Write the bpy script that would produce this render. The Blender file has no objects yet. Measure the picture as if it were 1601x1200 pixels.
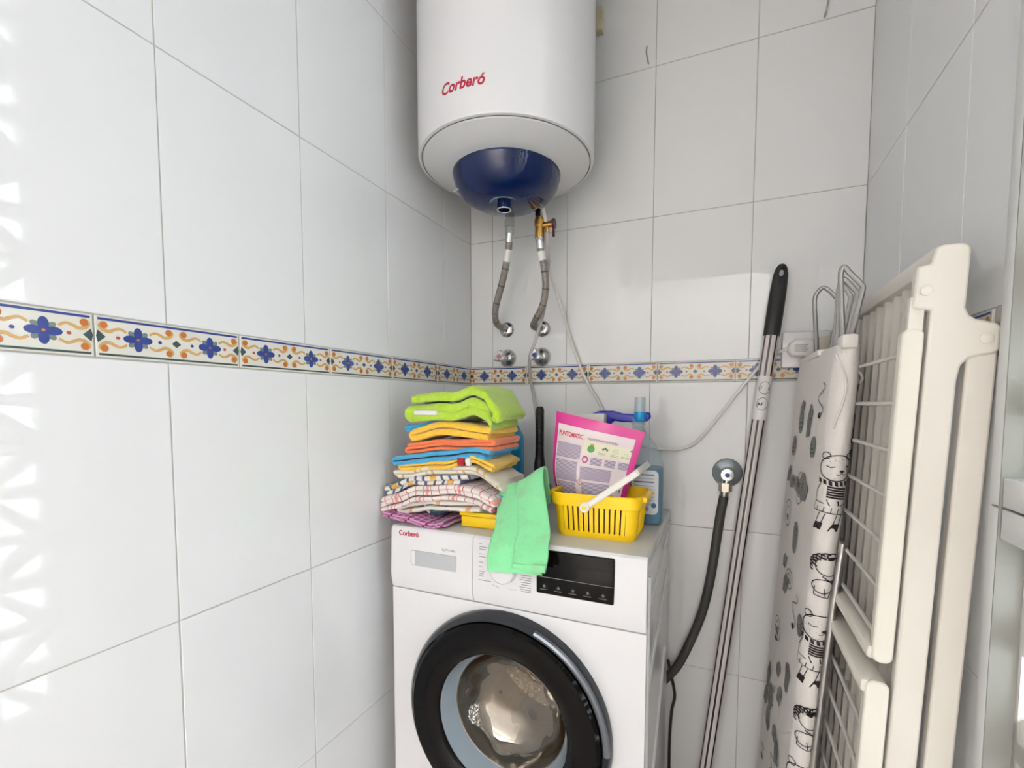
import bpy, bmesh, math, random
from mathutils import Vector, Matrix, noise
random.seed(7)
S = bpy.context.scene
COL = S.collection
PI = math.pi

# ------------------------------------------------------------------ camera
F_PX, PPX, PPY = 720.43, 823.54, 674.46
YAW, PIT, ROL = 0.4024, -0.0607, -0.0025
CAM = Vector((0.7726, -1.3441, 1.14))
Mc = Matrix.Rotation(YAW, 3, 'Z') @ Matrix.Rotation(PIT, 3, 'X') @ Matrix.Rotation(ROL, 3, 'Y')
cd = bpy.data.cameras.new('camera')
cam = bpy.data.objects.new('camera', cd); COL.objects.link(cam)
right, fwd, up = Mc.col[0], Mc.col[1], Mc.col[2]
mw = Matrix(((right.x, up.x, -fwd.x, CAM.x), (right.y, up.y, -fwd.y, CAM.y), (right.z, up.z, -fwd.z, CAM.z), (0, 0, 0, 1)))
cam.matrix_world = mw
cd.sensor_fit = 'HORIZONTAL'; cd.sensor_width = 36.0
cd.lens = F_PX / 1601 * 36.0
cd.shift_x = (800.5 - PPX) / 1601
cd.shift_y = (PPY - 600) / 1601
cd.clip_start = 0.02
S.camera = cam

# ------------------------------------------------------------------ world and exposure
W = bpy.data.worlds.new('world'); S.world = W; W.use_nodes = True
bg = W.node_tree.nodes['Background']
bg.inputs[0].default_value = (0.82, 0.92, 1.0, 1)
bg.inputs[1].default_value = 15.0
S.view_settings.view_transform = 'Standard'
S.view_settings.look = 'None'
S.view_settings.gamma = 1.0
S.view_settings.use_curve_mapping = False
S.view_settings.exposure = -0.78

# ------------------------------------------------------------------ materials
def lin(c):
    return tuple(((v / 255) / 12.92 if v <= 10.3 else (((v / 255) + 0.055) / 1.055) ** 2.4) for v in c)
MATS = {}
def mat(name, rgb, rough=0.5, metal=0.0, bump=0.0, bscale=60.0, var=0.0, vscale=8.0, coat=0.0, spec=0.5, trans=0.0, ior=1.45, sheen=0.0, bdist=0.002):
    if name in MATS: return MATS[name]
    m = bpy.data.materials.new(name); m.use_nodes = True
    nt = m.node_tree; b = nt.nodes['Principled BSDF']
    c = lin(rgb) + (1,)
    b.inputs['Base Color'].default_value = c
    b.inputs['Roughness'].default_value = rough
    b.inputs['Metallic'].default_value = metal
    b.inputs['Specular IOR Level'].default_value = spec
    b.inputs['Coat Weight'].default_value = coat
    b.inputs['Coat Roughness'].default_value = 0.03
    b.inputs['Transmission Weight'].default_value = trans
    b.inputs['IOR'].default_value = ior
    if sheen:
        b.inputs['Sheen Weight'].default_value = sheen; b.inputs['Sheen Roughness'].default_value = 0.6
    tc = nt.nodes.new('ShaderNodeTexCoord')
    if var:
        n = nt.nodes.new('ShaderNodeTexNoise'); n.inputs['Scale'].default_value = vscale; n.inputs['Detail'].default_value = 4
        nt.links.new(tc.outputs['Object'], n.inputs['Vector'])
        mx = nt.nodes.new('ShaderNodeMix'); mx.data_type = 'RGBA'
        mx.inputs['A'].default_value = tuple(v * (1 - var) for v in c[:3]) + (1,)
        mx.inputs['B'].default_value = tuple(min(1, v * (1 + var)) for v in c[:3]) + (1,)
        nt.links.new(n.outputs['Fac'], mx.inputs['Factor']); nt.links.new(mx.outputs['Result'], b.inputs['Base Color'])
    if bump:
        n = nt.nodes.new('ShaderNodeTexNoise'); n.inputs['Scale'].default_value = bscale; n.inputs['Detail'].default_value = 3
        nt.links.new(tc.outputs['Object'], n.inputs['Vector'])
        bp = nt.nodes.new('ShaderNodeBump'); bp.inputs['Strength'].default_value = bump; bp.inputs['Distance'].default_value = bdist
        nt.links.new(n.outputs['Fac'], bp.inputs['Height']); nt.links.new(bp.outputs['Normal'], b.inputs['Normal'])
    MATS[name] = m
    return m

def line_mat(name, base, bands, rough=0.9, bump=0.35, bscale=500):
    """cloth whose stripes follow its UV map; bands = (axis 'u'/'v', period, start, width, rgb)"""
    m = mat(name, base, rough, bump=bump, bscale=bscale, sheen=0.2)
    nt = m.node_tree; b = nt.nodes['Principled BSDF']
    tc = nt.nodes.new('ShaderNodeTexCoord'); sp = nt.nodes.new('ShaderNodeSeparateXYZ')
    nt.links.new(tc.outputs['UV'], sp.inputs[0])
    col = None; c0 = lin(base) + (1,)
    for ax, per, st, wd, rgb in bands:
        def M(op, a, bv):
            n = nt.nodes.new('ShaderNodeMath'); n.operation = op
            if isinstance(a, float): n.inputs[0].default_value = a
            else: nt.links.new(a, n.inputs[0])
            n.inputs[1].default_value = bv
            return n.outputs[0]
        x = sp.outputs[0] if ax == 'u' else sp.outputs[1]
        fr = M('PINGPONG', M('ADD', x, -st), per / 2)
        fac = M('LESS_THAN', fr, wd / 2)
        mx = nt.nodes.new('ShaderNodeMix'); mx.data_type = 'RGBA'
        if col is None: mx.inputs['A'].default_value = c0
        else: nt.links.new(col, mx.inputs['A'])
        mx.inputs['B'].default_value = lin(rgb) + (1,)
        nt.links.new(fac, mx.inputs['Factor']); col = mx.outputs['Result']
    nt.links.new(col, b.inputs['Base Color'])
    return m

def clear_mat(name, tint, rough=0.03, clear=0.75, ripple=0.0):
    m = bpy.data.materials.new(name); m.use_nodes = True; nt = m.node_tree
    for n in list(nt.nodes): nt.nodes.remove(n)
    out = nt.nodes.new('ShaderNodeOutputMaterial')
    tr = nt.nodes.new('ShaderNodeBsdfTransparent'); tr.inputs[0].default_value = lin(tint) + (1,)
    pr = nt.nodes.new('ShaderNodeBsdfPrincipled'); pr.inputs['Base Color'].default_value = lin(tint) + (1,)
    pr.inputs['Roughness'].default_value = rough
    mx = nt.nodes.new('ShaderNodeMixShader'); mx.inputs[0].default_value = 1 - clear
    if ripple:
        tc = nt.nodes.new('ShaderNodeTexCoord'); n = nt.nodes.new('ShaderNodeTexNoise'); n.inputs['Scale'].default_value = 15; n.inputs['Detail'].default_value = 0.6
        bp = nt.nodes.new('ShaderNodeBump'); bp.inputs['Strength'].default_value = 1; bp.inputs['Distance'].default_value = ripple
        nt.links.new(tc.outputs['Object'], n.inputs['Vector']); nt.links.new(n.outputs['Fac'], bp.inputs['Height']); nt.links.new(bp.outputs['Normal'], pr.inputs['Normal'])
        pr.inputs['Metallic'].default_value = 1.0
    nt.links.new(tr.outputs[0], mx.inputs[1]); nt.links.new(pr.outputs[0], mx.inputs[2]); nt.links.new(mx.outputs[0], out.inputs[0])
    MATS[name] = m
    return m

TILE = mat('white_glazed_tile', (241, 241, 241), 0.025, bump=0.05, bscale=7, var=0.015, vscale=3, spec=0.5)
TILEB = mat('cream_border_tile', (233, 230, 220), 0.08, bump=0.05, bscale=20, var=0.02)
GROUT = mat('grout', (196, 192, 184), 0.9, var=0.08, vscale=20)
PAINTW = mat('white_paint', (240, 240, 239), 0.6, bump=0.1, bscale=90)
FLOORM = mat('floor_tile', (222, 214, 206), 0.35, var=0.08)
STONE = mat('lattice_concrete', (225, 222, 215), 0.8, bump=0.3, bscale=80)
O_BLUE = mat('ornament_blue', (54, 70, 136), 0.15, var=0.35, vscale=300)
O_NAVY = mat('ornament_navy_line', (48, 58, 140), 0.15)
O_GREEN = mat('ornament_dark_green', (66, 84, 84), 0.15, var=0.3, vscale=300)
O_ORANGE = mat('ornament_orange', (188, 112, 56), 0.15, var=0.2, vscale=250)
O_OCHRE = mat('ornament_ochre', (206, 164, 104), 0.15, var=0.15, vscale=250)
O_RED = mat('ornament_red', (176, 84, 74), 0.15)
O_LEAF = mat('ornament_grey_leaf', (120, 132, 126), 0.15, var=0.2, vscale=300)
ENAMEL = mat('white_enamel', (234, 233, 234), 0.12, bump=0.02, bscale=30)
ENAMEL_D = mat('white_plastic', (232, 231, 232), 0.25)
PLGREY = mat('grey_plastic', (186, 188, 190), 0.35)
GREYP = mat('grey_recess_plastic', (188, 190, 192), 0.3)
BLACKG = mat('black_gloss', (8, 7, 7), 0.05, spec=0.14)
BLACKP = mat('black_plastic', (18, 18, 19), 0.4)
SMOKE = mat('smoked_rim', (46, 48, 52), 0.08, metal=0.2)
CHROME = mat('chrome', (205, 205, 205), 0.12, metal=1.0, var=0.08, vscale=30)
STEEL = mat('worn_steel', (168, 166, 164), 0.28, metal=1.0, var=0.25, vscale=25)
BRASS = mat('brass', (196, 152, 84), 0.25, metal=1.0, var=0.15, vscale=40)
RUST = mat('rust', (120, 60, 40), 0.8)
DOMEB = mat('blue_dome_plastic', (4, 24, 68), 0.03)
REDP = mat('red_print', (168, 18, 48), 0.4)
DARKP = mat('dark_print', (70, 70, 74), 0.5)
GREYPR = mat('grey_print', (150, 150, 154), 0.5)
INK = mat('black_ink', (38, 34, 36), 0.8)
INKG = mat('grey_ink', (128, 128, 126), 0.8)
WHITEL = mat('white_label', (238, 236, 232), 0.5)

# ------------------------------------------------------------------ geometry helpers
class MB:
    def __init__(s): s.v = []; s.f = []; s.m = []; s.uv = None
    def add(s, vs, fs, mi=0):
        o = len(s.v); s.v += [tuple(v) for v in vs]
        for f in fs: s.f.append(tuple(i + o for i in f)); s.m.append(mi)
    def box(s, x0, x1, y0, y1, z0, z1, mi=0, ch=0.0):
        if ch <= 0:
            vs = [(x, y, z) for z in (z0, z1) for y in (y0, y1) for x in (x0, x1)]
            s.add(vs, [(0, 2, 3, 1), (4, 5, 7, 6), (0, 1, 5, 4), (2, 6, 7, 3), (0, 4, 6, 2), (1, 3, 7, 5)], mi)
        else:
            bm = bmesh.new(); bmesh.ops.create_cube(bm, size=1)
            for v in bm.verts: v.co = Vector((x0 + (v.co.x + .5) * (x1 - x0), y0 + (v.co.y + .5) * (y1 - y0), z0 + (v.co.z + .5) * (z1 - z0)))
            bmesh.ops.bevel(bm, geom=list(bm.edges), offset=ch, segments=2, affect='EDGES', profile=0.5)
            s.bm(bm, mi)
    def bm(s, bm, mi=0):
        bm.verts.ensure_lookup_table(); bm.verts.index_update()
        s.add([v.co[:] for v in bm.verts], [[v.index for v in f.verts] for f in bm.faces], mi); bm.free()
    def tube(s, pts, r, n=12, mi=0, caps=True, closed=False):
        pts = [Vector(p) for p in pts]; N = len(pts)
        rs = r if isinstance(r, (list, tuple)) else [r] * N
        t0 = (pts[1] - pts[0]).normalized()
        ref = Vector((0, 0, 1)) if abs(t0.z) < .9 else Vector((1, 0, 0))
        nrm = (ref - t0 * ref.dot(t0)).normalized(); vs = []
        for i in range(N):
            if closed: t = (pts[(i + 1) % N] - pts[i - 1]).normalized()
            else: t = (pts[min(i + 1, N - 1)] - pts[max(i - 1, 0)]).normalized()
            nrm = (nrm - t * nrm.dot(t)).normalized(); bi = t.cross(nrm)
            for k in range(n):
                a = 2 * PI * k / n; vs.append(pts[i] + (nrm * math.cos(a) + bi * math.sin(a)) * rs[i])
        fs = []
        for i in range(N if closed else N - 1):
            j = (i + 1) % N
            for k in range(n): fs.append((i * n + k, i * n + (k + 1) % n, j * n + (k + 1) % n, j * n + k))
        if caps and not closed: fs += [tuple(range(n))[::-1], tuple((N - 1) * n + k for k in range(n))]
        s.add(vs, fs, mi)
    def lathe(s, prof, c=(0, 0, 0), axis='Z', n=48, mi=0, cap=True, a0=0, a1=2 * PI):
        full = abs(a1 - a0 - 2 * PI) < 1e-6; vs = []; m = n if full else n + 1
        for r, h in prof:
            for k in range(m):
                a = a0 + (a1 - a0) * k / n; x, y = r * math.cos(a), r * math.sin(a)
                vs.append({'Z': (c[0] + x, c[1] + y, c[2] + h), 'Y': (c[0] + x, c[1] + h, c[2] + y), 'X': (c[0] + h, c[1] + x, c[2] + y)}[axis])
        fs = []
        for i in range(len(prof) - 1):
            for k in range(n): fs.append((i * m + k, i * m + (k + 1) % m, (i + 1) * m + (k + 1) % m, (i + 1) * m + k))
        if cap and full:
            if prof[0][0] > 1e-5: fs.append(tuple(range(m))[::-1])
            if prof[-1][0] > 1e-5: fs.append(tuple((len(prof) - 1) * m + k for k in range(m)))
        s.add(vs, fs, mi)
    def prism(s, poly, a0, a1, axis='Y', mi=0):
        """extrude a 2D polygon; axis Y: poly is (x,z); X: (y,z); Z: (x,y)"""
        def P(p, h): return {'Y': (p[0], h, p[1]), 'X': (h, p[0], p[1]), 'Z': (p[0], p[1], h)}[axis]
        n = len(poly)
        s.add([P(p, a0) for p in poly] + [P(p, a1) for p in poly],
              [tuple(range(n)), tuple(range(n, 2 * n))[::-1]] + [(i, i + n, (i + 1) % n + n, (i + 1) % n) for i in range(n)], mi)
    def build(s, name, mats, parent=None, smooth=35, bevel=0, bseg=2, loc=None, rot=None):
        me = bpy.data.meshes.new(name); me.from_pydata(s.v, [], s.f)
        if not isinstance(mats, (list, tuple)): mats = [mats]
        for m in mats: me.materials.append(m)
        if len(mats) > 1: me.polygons.foreach_set('material_index', s.m)
        if s.uv:
            ul = me.uv_layers.new(name='UVMap')
            for p in me.polygons:
                for li, vi in zip(p.loop_indices, p.vertices): ul.data[li].uv = s.uv[vi]
        bm = bmesh.new(); bm.from_mesh(me)
        if not s.uv: bmesh.ops.remove_doubles(bm, verts=bm.verts, dist=1e-6)
        bmesh.ops.recalc_face_normals(bm, faces=bm.faces); bm.to_mesh(me); bm.free()
        if smooth:
            me.shade_smooth(); me.set_sharp_from_angle(angle=math.radians(smooth))
        o = bpy.data.objects.new(name, me); COL.objects.link(o)
        if parent is not None: o.parent = parent
        if loc: o.location = loc
        if rot: o.rotation_euler = rot
        if bevel:
            md = o.modifiers.new('bevel', 'BEVEL'); md.width = bevel; md.segments = bseg; md.limit_method = 'ANGLE'; md.angle_limit = math.radians(40)
        return o

def tag(o, label, cat, group=None, kind=None):
    o['label'] = label; o['category'] = cat
    if group: o['group'] = group
    if kind: o['kind'] = kind
    return o
def empty(name, loc=(0, 0, 0), rot=(0, 0, 0)):
    o = bpy.data.objects.new(name, None); COL.objects.link(o); o.location = loc; o.rotation_euler = rot; o.empty_display_size = 0.05
    return o
def copy_obj(o, parent, loc=None, rot=None):
    c = o.copy(); COL.objects.link(c); c.parent = parent
    if loc is not None: c.location = loc
    if rot is not None: c.rotation_euler = rot
    return c
def spline(pts, n=8):
    pts = [Vector(p) for p in pts]; out = []
    for i in range(len(pts) - 1):
        p0, p1, p2, p3 = pts[max(i - 1, 0)], pts[i], pts[i + 1], pts[min(i + 2, len(pts) - 1)]
        for k in range(n):
            t = k / n
            out.append(0.5 * ((2 * p1) + (p2 - p0) * t + (2 * p0 - 5 * p1 + 4 * p2 - p3) * t * t + (3 * p1 - p0 - 3 * p2 + p3) * t ** 3))
    out.append(pts[-1]); return out
def ell(cx, cy, rx, ry, n=14, rot=0.0, a0=0, a1=2 * PI):
    full = abs(a1 - a0 - 2 * PI) < 1e-6; q = []
    for k in range(n if full else n + 1):
        a = a0 + (a1 - a0) * k / n; x, y = rx * math.cos(a), ry * math.sin(a)
        q.append((cx + x * math.cos(rot) - y * math.sin(rot), cy + x * math.sin(rot) + y * math.cos(rot)))
    return q
class Print:
    """flat print: polygons and strokes in 2D, laid on a surface by fn(u,v)->xyz"""
    def __init__(s, fn): s.fn = fn; s.mb = MB(); s.k = 0; s.step = None
    def poly(s, pts, mi=0):
        s.k += 1
        if len(pts) == 4 or len(pts) == 3: s.mb.add([s.fn(*p) for p in pts], [tuple(range(len(pts)))], mi)
        else:
            c = (sum(p[0] for p in pts) / len(pts), sum(p[1] for p in pts) / len(pts)); n = len(pts)
            s.mb.add([s.fn(*c)] + [s.fn(*p) for p in pts], [(0, i + 1, (i + 1) % n + 1) for i in range(n)], mi)
    def rect(s, x0, y0, x1, y1, mi=0): s.poly([(x0, y0), (x1, y0), (x1, y1), (x0, y1)], mi)
    def stroke(s, pts, w, mi=0, closed=False, step=None):
        step = step or s.step
        if step and not isinstance(w, (list, tuple)):
            q = []; loop = list(pts) + ([pts[0]] if closed else [])
            for a, c in zip(loop, loop[1:]):
                m = max(1, int(math.hypot(c[0] - a[0], c[1] - a[1]) / step + .999)); q += [(a[0] + (c[0] - a[0]) * k / m, a[1] + (c[1] - a[1]) * k / m) for k in range(m)]
            pts = q if closed else q + [loop[-1]]
        n = len(pts); vs = []; s.k += 1
        for i in range(n):
            a = pts[(i - 1) % n] if closed or i > 0 else pts[i]; b = pts[(i + 1) % n] if closed or i < n - 1 else pts[i]
            dx, dy = b[0] - a[0], b[1] - a[1]; l = math.hypot(dx, dy) or 1
            ww = w[i] if isinstance(w, (list, tuple)) else w
            nx, ny = -dy / l * ww / 2, dx / l * ww / 2
            vs += [s.fn(pts[i][0] + nx, pts[i][1] + ny), s.fn(pts[i][0] - nx, pts[i][1] - ny)]
        m = n if closed else n - 1
        s.mb.add(vs, [(2 * i, 2 * i + 1, 2 * ((i + 1) % n) + 1, 2 * ((i + 1) % n)) for i in range(m)], mi)
    def text(s, txt, u, v, h, mi=0, shear=0.0, stretch=1.0, bold=0.0):
        cu = bpy.data.curves.new('t', 'FONT'); cu.body = txt; cu.size = 1.0; cu.shear = shear; cu.offset = bold; cu.resolution_u = 3
        ob = bpy.data.objects.new('t', cu); COL.objects.link(ob)
        dg = bpy.context.evaluated_depsgraph_get(); me = bpy.data.meshes.new_from_object(ob.evaluated_get(dg))
        s.mb.add([s.fn(u + q.co.x * h * 1.4 * stretch, v + q.co.y * h * 1.4) for q in me.vertices], [tuple(p.vertices) for p in me.polygons], mi)
        wd = max((q.co.x for q in me.vertices), default=0) * h * 1.4 * stretch
        bpy.data.objects.remove(ob); bpy.data.curves.remove(cu); bpy.data.meshes.remove(me)
        return wd
    def build(s, name, mats, parent, **k): return s.mb.build(name, mats, parent, smooth=0, **k)

# ------------------------------------------------------------------ the room
RW = 1.0726; YB = -2.4; CEIL = 2.6
ROT_BACK = (PI / 2, 0, 0); ROT_LEFT = (PI / 2, 0, PI / 2); ROT_RIGHT = (PI / 2, 0, -PI / 2)
def slab(name, x0, x1, y0, y1, z0, z1, m, label, cat):
    b = MB(); b.box(x0, x1, y0, y1, z0, z1); o = b.build(name, m, smooth=0); tag(o, label, cat, kind='structure'); return o
TH = 0.006; GR = 0.0013
wall_back = slab('wall_back', -0.1, RW + 0.1, GR, 0.12, 0, CEIL, GROUT, 'white tiled back wall behind the washing machine', 'wall')
wall_left = slab('wall_left', -0.12, -GR, YB, GR, 0, CEIL, GROUT, 'glossy white tiled wall on the left', 'wall')
wall_right = slab('wall_right', RW + GR, RW + 0.1, -0.64, GR, 0, CEIL, GROUT, 'grey-lit white tiled wall behind the drying rack', 'wall')
slab('floor', -0.12, RW + 0.3, YB, 0.12, -0.1, 0, FLOORM, 'beige tiled floor under the washing machine', 'floor')
slab('ceiling', -0.12, RW + 0.3, YB, 0.12, CEIL, CEIL + 0.1, PAINTW, 'white ceiling above the water heater', 'ceiling')
# wide doorway behind the camera; unseen room and uplighter beyond added for fill
b = MB(); b.box(-0.12, 0.0, YB - 0.1, YB, 0, CEIL); b.box(1.06, RW + 0.3, YB - 0.1, YB, 0, CEIL); b.box(0.0, 1.06, YB - 0.1, YB, 2.08, CEIL)
tag(b.build('wall_rear', PAINTW, smooth=0), 'white wall with the wide doorway behind the camera', 'wall', kind='structure')
b = MB(); b.box(-1.0, -.9, -5.2, YB - .1, 0, CEIL); b.box(2.0, 2.1, -5.2, YB - .1, 0, CEIL); b.box(-1.0, 2.1, -5.3, -5.2, 0, CEIL)
b.box(-1.0, -.12, YB - .1, YB, 0, CEIL); b.box(RW + .3, 2.1, YB - .1, YB, 0, CEIL)
tag(b.build('wall_fill_room', PAINTW, smooth=0), 'white walls of the unseen room added behind the camera for fill', 'wall', kind='structure')
b = MB(); b.box(-1.0, 2.1, -5.3, YB, -.1, 0); tag(b.build('floor_fill_room', FLOORM, smooth=0), 'beige floor of the unseen room added for fill', 'floor', kind='structure')
b = MB(); b.box(-1.0, 2.1, -5.3, YB, CEIL, CEIL + .1); tag(b.build('ceiling_fill_room', PAINTW, smooth=0), 'white ceiling of the unseen room added for fill', 'ceiling', kind='structure')
lamp = empty('fill_uplighter', (1.62, -3.1, 0)); tag(lamp, 'unseen uplighter added for fill light behind the camera', 'lamp')
b = MB(); b.lathe([(.14, 0), (.14, .02), (.02, .03)], (0, 0, 0), 'Z', 32); b.build('base', STEEL, lamp)
b = MB(); b.tube([(0, 0, .02), (0, 0, 1.62)], .012, 12); b.build('pole', STEEL, lamp)
b = MB(); b.lathe([(.03, 1.60), (.12, 1.64), (.19, 1.70), (.185, 1.70), (.11, 1.65), (.001, 1.63)], (0, 0, 0), 'Z', 40, cap=False); b.build('bowl', PAINTW, lamp)
ld = bpy.data.lights.new('fill_light', 'AREA'); ld.shape = 'DISK'; ld.size = .30; ld.energy = 780; ld.color = (1.0, .965, .96)  # fill light of the added, unseen uplighter
lo = bpy.data.objects.new('fill_light', ld); COL.objects.link(lo); lo.parent = lamp; lo.location = (0, 0, 1.70); lo.rotation_euler = (PI, 0, 0)

tile_cache = {}
def tile_mesh(w, h, parent, loc, rot, name='tile', m=TILE, th=TH, ch=0.0009):
    key = (round(w, 4), round(h, 4), name)
    g = 0.0010
    if key not in tile_cache:
        b = MB(); rings = []
        for d, z in ((0, -th * .5), (0, th - ch), (ch * .35, th - ch * .3), (ch, th)):
            rings.append([(g + d, g + d, z), (w - g - d, g + d, z), (w - g - d, h - g - d, z), (g + d, h - g - d, z)])
        vs = [v for r in rings for v in r]; fs = [(12, 13, 14, 15)]
        for i in range(3):
            for k in range(4): fs.append((i * 4 + k, i * 4 + (k + 1) % 4, i * 4 + 4 + (k + 1) % 4, i * 4 + 4 + k))
        b.add(vs, fs); o = b.build(name, m, parent, smooth=0, loc=loc, rot=rot); tile_cache[key] = o
        return o
    return copy_obj(tile_cache[key], parent, loc, rot)
ZR = [(0, .4), (.4, .8), (.8, 1.2), (1.2573, 1.6573), (1.6573, 2.0573), (2.0573, 2.4573), (2.4573, CEIL)]
def jit(r): return (r[0] + random.uniform(-.0012, .0012), r[1] + random.uniform(-.0008, .0008), r[2] + random.uniform(-.0012, .0012))
xs = [0, .0802, .3302, .5802, .8302, RW]
for i in range(5):
    for z0, z1 in ZR: tile_mesh(xs[i + 1] - xs[i], z1 - z0, wall_back, (xs[i], TH, z0), jit(ROT_BACK))
ys = [0, .1612] + [.1612 + .25 * k for k in range(1, 9)] + [2.4]
for i in range(len(ys) - 1):
    for z0, z1 in ZR: tile_mesh(ys[i + 1] - ys[i], z1 - z0, wall_left, (-TH, -ys[i + 1], z0), jit(ROT_LEFT))
ysr = [0, .25, .5, .623]
for i in range(3):
    for z0, z1 in ZR: tile_mesh(ysr[i + 1] - ysr[i], z1 - z0, wall_right, (RW + TH, -ysr[i], z0), jit(ROT_RIGHT))
# painted border tiles, 20 cm long
BW, BH = 0.2, 0.0573
def ornament():
    P = Print(lambda u, v: (u, v, TH + 0.0019 + P.k * 6e-6))
    P.stroke([(.004, .0525), (.196, .0525)], .0032, 0); P.stroke([(.004, .0050), (.196, .0050)], .0028, 1)
    cy = .0288
    for fu in (.05, .15):
        for a in (45, 135, 225, 315):
            r = math.radians(a); P.poly(ell(fu + .0085 * math.cos(r), cy + .0075 * math.sin(r), .0076, .0042, 10, r), 6)
        for a, l in ((0, .0095), (90, .0085), (180, .0095), (270, .0085)):
            r = math.radians(a); P.poly(ell(fu + l * math.cos(r), cy + l * math.sin(r), .0086, .0054, 12, r), 0)
        P.poly(ell(fu, cy, .002, .002, 8), 2)
    for a in (0.1,):
        P.poly([(a - .0065, cy), (a, cy - .0055), (a + .0065, cy), (a, cy + .0055)], 1)
    P.poly([(.1965 - .0085, cy), (.1965, cy - .0085), (.1985, cy), (.1965, cy + .0085)], 1)
    P.poly([(.0035 + .0085, cy), (.0035, cy + .0085), (.0015, cy), (.0035, cy - .0085)], 1)
    for u, m in ((.026, 4), (.0775, 0), (.1225, 0), (.174, 4)): P.poly(ell(u, cy, .0026, .0024, 8), m)
    for c, sg in ((.05, -1), (.05, 1), (.15, -1), (.15, 1)):
        for t in (1, -1):
            hx = c + sg * .0395
            pts = [(c + sg * .014, cy + t * .0085), (c + sg * .021, cy + t * .0125), (c + sg * .028, cy + t * .0105), (c + sg * .034, cy + t * .0075), (c + sg * .0405, cy + t * .0095), (c + sg * .0435, cy + t * .0145), (c + sg * .0395, cy + t * .0185)]
            q = [(p.x, p.y) for p in spline([(a, b_, 0) for a, b_ in pts], 4)]
            P.stroke(q, [.0030 + .0030 * i / len(q) for i in range(len(q))], 3)
            P.poly(ell(hx, cy + t * .0155, .0045, .0048, 10), 2)
    return P.build('painted_ornament', [O_BLUE, O_GREEN, O_ORANGE, O_OCHRE, O_RED, O_NAVY, O_LEAF], None)
orn = ornament(); first = [True]
def border(u, wall, loc, rot, w=BW):
    t = tile_mesh(w, BH, wall, loc, rot, 'border_tile', TILEB, TH + .0015)
    if w > .19:
        if first[0]: orn.parent = t; first[0] = False
        else: copy_obj(orn, t)
for k in range(5): border(k, wall_back, (k * BW, TH, 1.2), ROT_BACK)
tile_mesh(RW - 1.0, BH, wall_back, (1.0, TH, 1.2), ROT_BACK, 'border_tile', TILEB, TH + .0015)
for k in range(12): border(k, wall_left, (-TH, -(k + 1) * BW, 1.2), ROT_LEFT)
for k in range(3): border(k, wall_right, (RW + TH, -k * BW, 1.2), ROT_RIGHT)
# right: tiled post, ledge and lattice window
b = MB(); b.box(RW - .004, RW + .1, -.645, -.6235, 0, 1.0205, ch=.002); b.box(RW - .004, RW + .1, -.645, -.6235, 1.0225, CEIL, ch=.002)
tag(b.build('trim_1', mat('matte_white_trim', (222, 223, 220), .55)), 'narrow white tiled post at the edge of the lattice window', 'trim', kind='structure')
b = MB(); b.box(RW - .0035, RW + .0215, -.6462, -.6440, .2, 2.36); tag(b.build('trim_3', mat('reveal_shade', (150, 150, 144), .85, bump=.3)), 'grey strip of painted-in shade beside the lattice window', 'trim', kind='structure')  # shade of the window reveal put into a thin grey strip
b = MB(); b.box(RW - .002, RW + .021, -1.185, -.647, .985, 1.0205, ch=.002); b.box(RW - .002, RW + .021, -1.185, -.647, 1.0225, 1.0565, ch=.002)
tag(b.build('trim_2', TILE), 'white tiled ledge across the lattice window', 'trim', kind='structure')
b = MB(); b.box(RW, RW + .2, YB, -1.187, 0, CEIL); b.box(RW, RW + .1, -1.187, -.646, 2.361, CEIL); b.box(RW, RW + .1, -1.187, -.646, 0, .199)
tag(b.build('wall_window', PAINTW, smooth=0), 'white wall around the lattice window beside the camera', 'wall', kind='structure')
win = empty('window_1', (RW + .022, -.646, .2)); tag(win, 'pierced star-pattern lattice block window on the right', 'window', kind='structure')
b = MB(); s_ = .27
b.box(0, .05, -s_, 0, 0, .012); b.box(0, .05, -s_, 0, s_ - .012, s_); b.box(0, .05, -s_, -s_ + .006, 0, s_); b.box(0, .05, -.006, 0, 0, s_)
for a in range(8):
    an = a * PI / 4; L = s_ / 2 / max(abs(math.cos(an)), abs(math.sin(an))) - .006; w = .022
    c, sn = math.cos(an), math.sin(an); q = [(-sn * w / 2, c * w / 2), (sn * w / 2, -c * w / 2), (c * L + sn * w, sn * L - c * w), (c * L - sn * w, sn * L + c * w)]
    b.prism([(-s_ / 2 + x, s_ / 2 + z) for x, z in q], 0, .05, 'X')
b.lathe([(.036, 0), (.036, .05)], (0, -s_ / 2, s_ / 2), 'X', 16)
blk = b.build('lattice_block', STONE, win, smooth=30)
for i in range(2):
    for j in range(8):
        if i or j: copy_obj(blk, win, (0, -i * s_, j * s_))

# ------------------------------------------------------------------ washing machine
MX0, MX1, MY0, MY1, MT = .055, .65, -.475, -.045, .853
wm = empty('washing_machine', (0, 0, 0)); tag(wm, 'white front-loading washing machine with black door ring', 'washing machine')
DC = (.3525, .458); RO = .162
# body: sides, back, bottom
b = MB(); t = .012
b.box(MX0, MX0 + t, MY0 + .012, MY1, .012, MT - .03); b.box(MX1 - t - .004, MX1 - .004, MY0 + .02, MY1, .012, MT - .03)
b.box(MX0, MX1 - .004, MY1 - t, MY1, .012, MT - .03); b.box(MX0, MX1 - .004, MY0 + .012, MY1, .012, .03)
body = b.build('cabinet', ENAMEL, wm, bevel=.004)
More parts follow.
